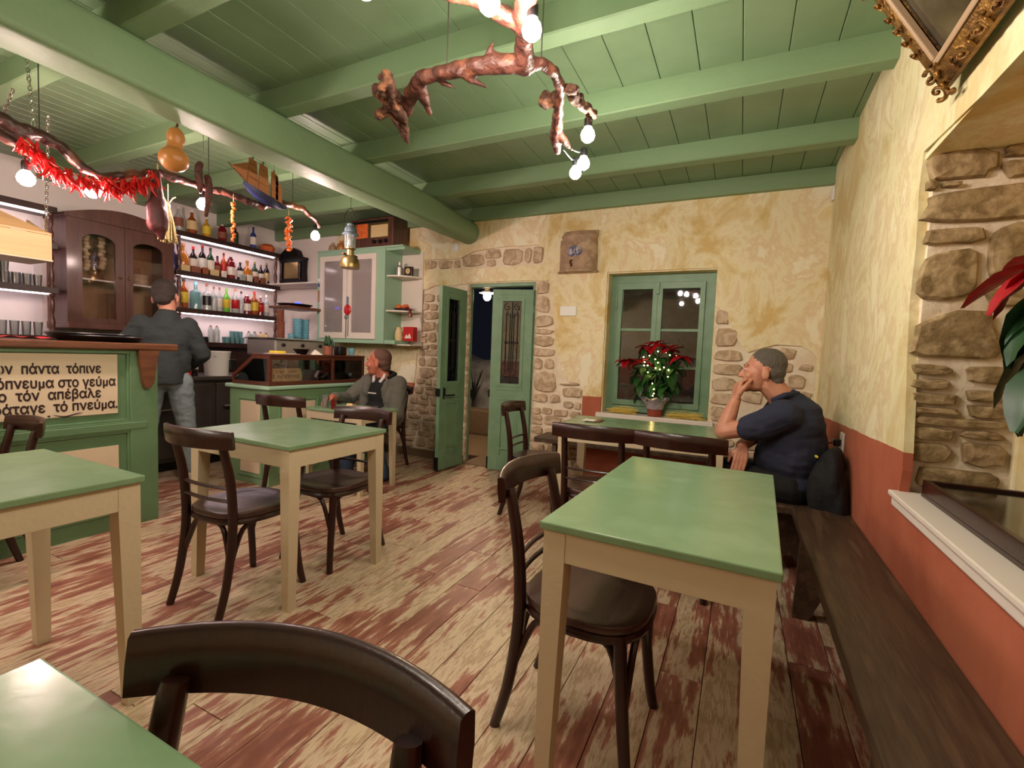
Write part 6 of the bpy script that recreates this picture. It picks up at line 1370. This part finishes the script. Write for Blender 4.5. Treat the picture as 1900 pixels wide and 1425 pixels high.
# ================================================================ WINDOW SILL
def leaf_mesh(L, W, droop, m, parent, name, loc, rz, tilt, cup=.25):
    n = 6; vs = []
    for i in range(n+1):
        u = i/n; w_ = W*math.sin(PI*min(1, u*.93+.03))**.8*(1-.25*u)*.5; z = -droop*u*u*L
        for k, s_ in enumerate((-1, -.5, 0, .5, 1)): vs.append((s_*w_, u*L, z+abs(s_)*w_*cup+(.004*math.sin(i*3+k))))
    fs = [(i*5+k, i*5+k+1, (i+1)*5+k+1, (i+1)*5+k) for i in range(n) for k in range(4)]
    k0 = len(vs); vs2 = vs+[(x, y, z-.0012) for x, y, z in vs]; fs2 = fs+[tuple(q+k0 for q in reversed(f)) for f in fs]
    o = MB().add(vs2, fs2).build(name, m, parent, smooth=True, angle=80, fix=False); o.location = loc; o.rotation_euler = (tilt, 0, rz); return o
def plant(loc, label, scale, nleaf, nbr, seed, spread=.2, hgt=.5, heads=((0, 0, .62),), dark='leaf_green'):
    t = thing('poinsettia', label, 'plant', loc); rp = random.Random(seed)
    MB().lathe([(0, 0), (.055, 0), (.075, .10), (.08, .10), (.08, .12), (.072, .12), (.065, .01), (0, .01)], n=20).build('pot', 'terracotta', t, smooth=True, angle=50)
    vs = []; K_ = 24
    for i, (r_, z) in enumerate(((.076, .07), (.085, .11), (.10, .14), (.13, .165), (.11, .175), (.07, .15))):
        for k in range(K_): q = 1+.12*math.sin(k*2.7+i)*(i > 1); vs.append((r_*q*math.cos(2*PI*k/K_), r_*q*math.sin(2*PI*k/K_), z+.012*math.sin(k*1.9+i)*(i > 1)))
    MB().add(vs, [(i*K_+k, i*K_+(k+1) % K_, (i+1)*K_+(k+1) % K_, (i+1)*K_+k) for i in range(5) for k in range(K_)]).build('foil_wrap', 'wrap_foil', t, smooth=True, fix=False)
    mb = MB()
    for (hx_, hy_, hz_) in heads: mb.tube(smooth_path([(0, 0, .1), (hx_*.4, hy_*.4, hz_*.5), (hx_, hy_, hz_)], 4), .005, 6)
    mb.build('stem', 'leaf_green', t, smooth=True)
    for i in range(nleaf):
        hx_, hy_, hz_ = heads[i % len(heads)]; u = rp.uniform(.38, .96); a = rp.uniform(0, 2*PI)
        leaf_mesh(rp.uniform(.10, .16)*scale, rp.uniform(.06, .09)*scale, rp.uniform(.3, .9), dark, t, 'leaf', (hx_*u, hy_*u, hz_*u+.02), a, rp.uniform(-.5, .2))
    for h_ in heads:
        for i in range(nbr):
            a = 2*PI*i/nbr+rp.uniform(-.3, .3); leaf_mesh(rp.uniform(.09, .14)*scale, rp.uniform(.055, .08)*scale, rp.uniform(.1, .6), 'red_bract', t, 'bract', (h_[0], h_[1], h_[2]+.005*(i % 3)), a, rp.uniform(-.25, .45))
    return t
pw = plant((-.70, 4.50, .7125), 'bushy poinsettia in a foil-wrapped pot with tiny lights on the window sill', 1.0, 64, 8, 4, heads=((-.27, -.03, .50), (-.10, .02, .64), (.0, -.05, .67), (.10, .0, .62), (.20, -.02, .56), (-.12, -.10, .50), (.14, -.08, .45), (0, -.1, .4)))
# keep red only on the upper heads: lower ones carry leaves
for o in list(pw.children):
    if o.name.startswith('bract') and o.location.z < .49 and o.location.x > -.2: o.data = bpy.data.meshes[o.data.name]; o.data.materials.clear(); o.data.materials.append(MATS['leaf_green']); o.name = 'leaf'
fl = thing('fairy_lights', 'string of tiny warm lights wound through the window poinsettia', 'string lights', (-.70, 4.50, .7125)); rf = random.Random(12)
wire = [(0, -.08, .16)]
for (x, z) in ((0, .2), (0, .26), (.0, .31), (-.02, .37), (-.06, .41), (.12, .38), (.13, .44), (.02, .45), (.06, .44), (-.05, .47), (-.09, .47), (-.1, .50), (.04, .50), (.0, .53), (-.11, .545), (-.04, .56), (.03, .60), (.12, .57), (.0, .22), (.09, .46)): wire.append((x+rf.uniform(-.012, .012), -.13-rf.uniform(0, .03), z))
MB().tube(wire, .001, 4).build('wire', 'leaf_dark', fl)
for p in wire[1:]: MB().ell(p, .0055, 8, 6).build('light', 'fairy', fl, smooth=True)
for (x0_, x1_, sd, d_) in ((-1.15, -.86, 1, 'yellow straw heap on the sill left of the poinsettia'), (-.60, -.27, 2, 'yellow straw heap on the sill right of the poinsettia')):
    mb = MB(); rs_ = random.Random(sd)
    for k in range(260):
        x = rs_.uniform(x0_+.04, x1_-.04); y = rs_.uniform(4.455, 4.57); a = rs_.gauss(0, .5); l = rs_.uniform(.03, .07); z = .7135+abs(rs_.gauss(0, .022)); dz = rs_.uniform(-.008, .016)
        mb.tube([(x-math.cos(a)*l, y-math.sin(a)*l*.4, max(.7145, z)), (x, y, z+.006), (x+math.cos(a)*l, y+math.sin(a)*l*.4, max(.7145, z+dz))], .0013, 3, cap=False)
    tag(mb.build('straw', 'straw'), d_, 'straw', kind='stuff')

# ================================================================ NICHE ON THE RIGHT
plr = thing('poinsettia', 'large poinsettia with red bracts and drooping dark leaves at the right edge, in the niche', 'plant', (.78, 1.64, .778))
MB().lathe([(0, 0), (.06, 0), (.085, .12), (.09, .12), (.09, .14), (.08, .14), (.07, .01), (0, .01)], n=22).build('pot', 'terracotta', plr, smooth=True, angle=50)
MB().tube(smooth_path([(0, 0, .1), (-.005, .08, .4), (-.025, .17, .76)], 4), .007, 8).tube(smooth_path([(0, 0, .1), (-.02, .08, .3), (-.03, .14, .52)], 4), .006, 8).build('stem', 'leaf_green', plr, smooth=True)
for (dx, dy, dz, L_, W_, rz, tilt, dr) in ((0, .03, .765, .24, .095, R(35), R(-6), .35), (0, .03, .77, .19, .12, R(60), R(-38), .3), (0, .03, .775, .20, .09, R(10), R(12), .3), (0, .03, .765, .2, .1, R(100), R(-30), .3), (0, .03, .77, .2, .1, R(150), R(-20), .3), (0, .03, .77, .2, .1, R(210), R(0), .3), (0, .03, .77, .18, .1, R(280), R(-10), .3), (0, .03, .78, .14, .08, R(330), R(20), .2)):
    leaf_mesh(L_, W_, dr, 'red_bract', plr, 'bract', (dx-.025, dy+.14, dz), rz, tilt, .35)
for (dx, dy, dz, L_, W_, rz, tilt, dr) in ((0, .05, .70, .21, .13, R(48), R(-50), .3), (0, .05, .62, .22, .14, R(30), R(-55), .3), (-.01, .06, .54, .2, .13, R(62), R(-48), .3), (-.01, .06, .47, .19, .13, R(35), R(-60), .3), (0, .04, .66, .2, .13, R(95), R(-50), .3), (0, .03, .6, .22, .13, R(160), R(-40), .3), (0, .03, .55, .22, .13, R(220), R(-35), .3), (0, .03, .5, .22, .13, R(120), R(-45), .3), (0, .05, .74, .10, .06, R(52), R(-50), .2)):
    leaf_mesh(L_, W_, dr, 'leaf_dark', plr, 'leaf', (dx-.025, dy+.14*(dz-.1)/.66, dz), rz, tilt, .3)
ft = thing('backgammon_board', 'dark framed shallow wooden case lying on the white niche ledge', 'board', (0, 0, 0))
bz = .7785
MB().box(.615, 1.05, bz, .915, 2.17, bz+.012).build('base', 'dark_wood', ft); MB().box(.615, 1.05, bz+.012, .635, 2.17, bz+.06, .003).box(.895, 1.05, bz+.012, .915, 2.17, bz+.06, .003).box(.635, 2.15, bz+.012, .895, 2.17, bz+.06, .003).box(.635, 1.05, bz+.012, .895, 1.07, bz+.06, .003).build('frame', 'dark_wood', ft); MB().box(.636, 1.071, bz+.046, .894, 2.149, bz+.05).build('glass_pane', 'dark_glass', ft)
# ---- ornate gilt mirror leaning out over the niche
mr = thing('gilt_mirror', 'ornate gilt-framed mirror leaning out from the right wall, top right corner', 'mirror', (0, 0, 0))
o_ = Vector((.545, 1.985, 2.13)); ub = Vector((0, -1, 0)); uv = Vector((-.51, 0, .86)).normalized(); un = ub.cross(uv).normalized()
if un.x > 0: un = -un
mr.matrix_world = Matrix(((ub.x, uv.x, un.x, o_.x), (ub.y, uv.y, un.y, o_.y), (ub.z, uv.z, un.z, o_.z), (0, 0, 0, 1)))
Wm, Hm_, fw = .75, .50, .085
MB().box(fw*.8, fw*.8, .0, Wm-fw*.8, Hm_-fw*.8, .012).build('mirror_glass', 'mirror', mr)
mb = MB()
for (a, b, c, d) in ((0, 0, Wm, fw), (0, Hm_-fw, Wm, Hm_), (0, fw, fw, Hm_-fw), (Wm-fw, fw, Wm, Hm_-fw)): mb.box(a, b, -.0, c, d, .03, .012)
mb.build('frame', 'gilt', mr, smooth=True)
mb = MB()
for (a, b, c, d) in ((fw-.018, fw-.018, Wm-fw+.018, fw), (fw-.018, Hm_-fw, Wm-fw+.018, Hm_-fw+.018), (fw-.018, fw, fw, Hm_-fw), (Wm-fw, fw, Wm-fw+.018, Hm_-fw)): mb.box(a, b, .012, c, d, .036, .004)
mb.build('inner_moulding', 'frame_inner', mr)
ro = random.Random(3)
def scroll(cx, cy, r, sgn=1, ph=0):
    mb = MB(); pts = [(cx+math.cos(ph+sgn*a)*r*(.2+a*.13), cy+math.sin(ph+sgn*a)*r*(.2+a*.13), .034+.008*math.sin(a)) for a in [i*.45 for i in range(15)]]
    mb.tube(pts, [r*(.10+.012*i) for i in range(15)], 7); mb.ell((cx, cy, .036), (r*.28, r*.28, r*.25), 10, 6); return mb
for (cx, cy) in ((.03, .03), (Wm-.03, .03), (.03, Hm_-.03), (Wm-.03, Hm_-.03)):
    for k in range(4): a = k*PI/2+.6; scroll(cx+math.cos(a)*.035, cy+math.sin(a)*.035, .030, 1 if k % 2 else -1, a).build('corner_scroll', 'gilt', mr, smooth=True)
for (fx, fy) in [(u, 0) for u in (.17, .28, .375, .47, .58)]+[(u, Hm_) for u in (.17, .375, .58)]: 
    for s_ in (-1, 1): scroll(fx+s_*.025, abs(fy-.02) if fy == 0 else fy-.02, .022, s_, PI/2 if fy == 0 else -PI/2).build('edge_scroll', 'gilt', mr, smooth=True)
for v in (.15, .20, .25, .30, .36):
    for X_ in (.018, Wm-.018): scroll(X_, v, .022, 1 if X_ < .1 else -1, 0).build('edge_scroll', 'gilt', mr, smooth=True)

# ================================================================ ON THE TABLES
zT = HT+.0006
wl_ = simple('phone_wallet', MB().box(-.97, 3.20, zT, -.87, 3.34, zT+.008, .002), 'bar_top_wood', 'flat dark wallet lying on the window table', 'wallet', smooth=False)
simple('paper_note', MB().box(-.985, 3.19, zT+.0085, -.90, 3.28, zT+.012), 'white_paper', 'small pale paper on the wallet on the window table', 'paper', smooth=False)
zF = .7006
tumbler(-3.30, 3.02, zF, .032, .11, 'clear glass on the small table, left of the plate', None)
pt = thing('plate', 'dark green plate of sliced bread and cheese on the small table', 'plate', (-3.06, 3.10, zF)); MB().lathe([(0, 0), (.07, 0), (.11, .015), (.108, .019), (.07, .005), (0, .005)], n=28).build('dish', 'plate_green', pt, smooth=True)
simple('bread_slice', MB().add([(-3.13, 3.08, zF+.012), (-3.03, 3.06, zF+.012), (-3.05, 3.15, zF+.012), (-3.12, 3.10, zF+.045), (-3.04, 3.08, zF+.05), (-3.06, 3.14, zF+.03)], [(0, 2, 1), (3, 4, 5), (0, 1, 4, 3), (1, 2, 5, 4), (2, 0, 3, 5)]), 'bread', 'upper bread piece on the dark green plate', 'bread', 'bread on the plate', smooth=False)
simple('bread_slice', MB().ell((-3.0, 3.06, zF+.022), (.045, .032, .012), 12, 7), 'bread', 'lower round bread piece at the plate edge', 'bread', 'bread on the plate')
simple('ashtray', MB().lathe([(0, 0), (.045, 0), (.055, .025), (.045, .025), (.04, .008), (0, .008)], (-2.89, 3.20, zF), 20), 'black_plastic', 'small round black ashtray at the edge of the small table', 'ashtray')
simple('drink_glass', MB().lathe([(0, .003), (.02, 0), (.026, .07), (.024, .07), (.018, .006), (0, .008)], (-3.17, 2.99, zF), 14), 'bottle_red', 'small dark red drink under the seated man\'s hand', 'glass')
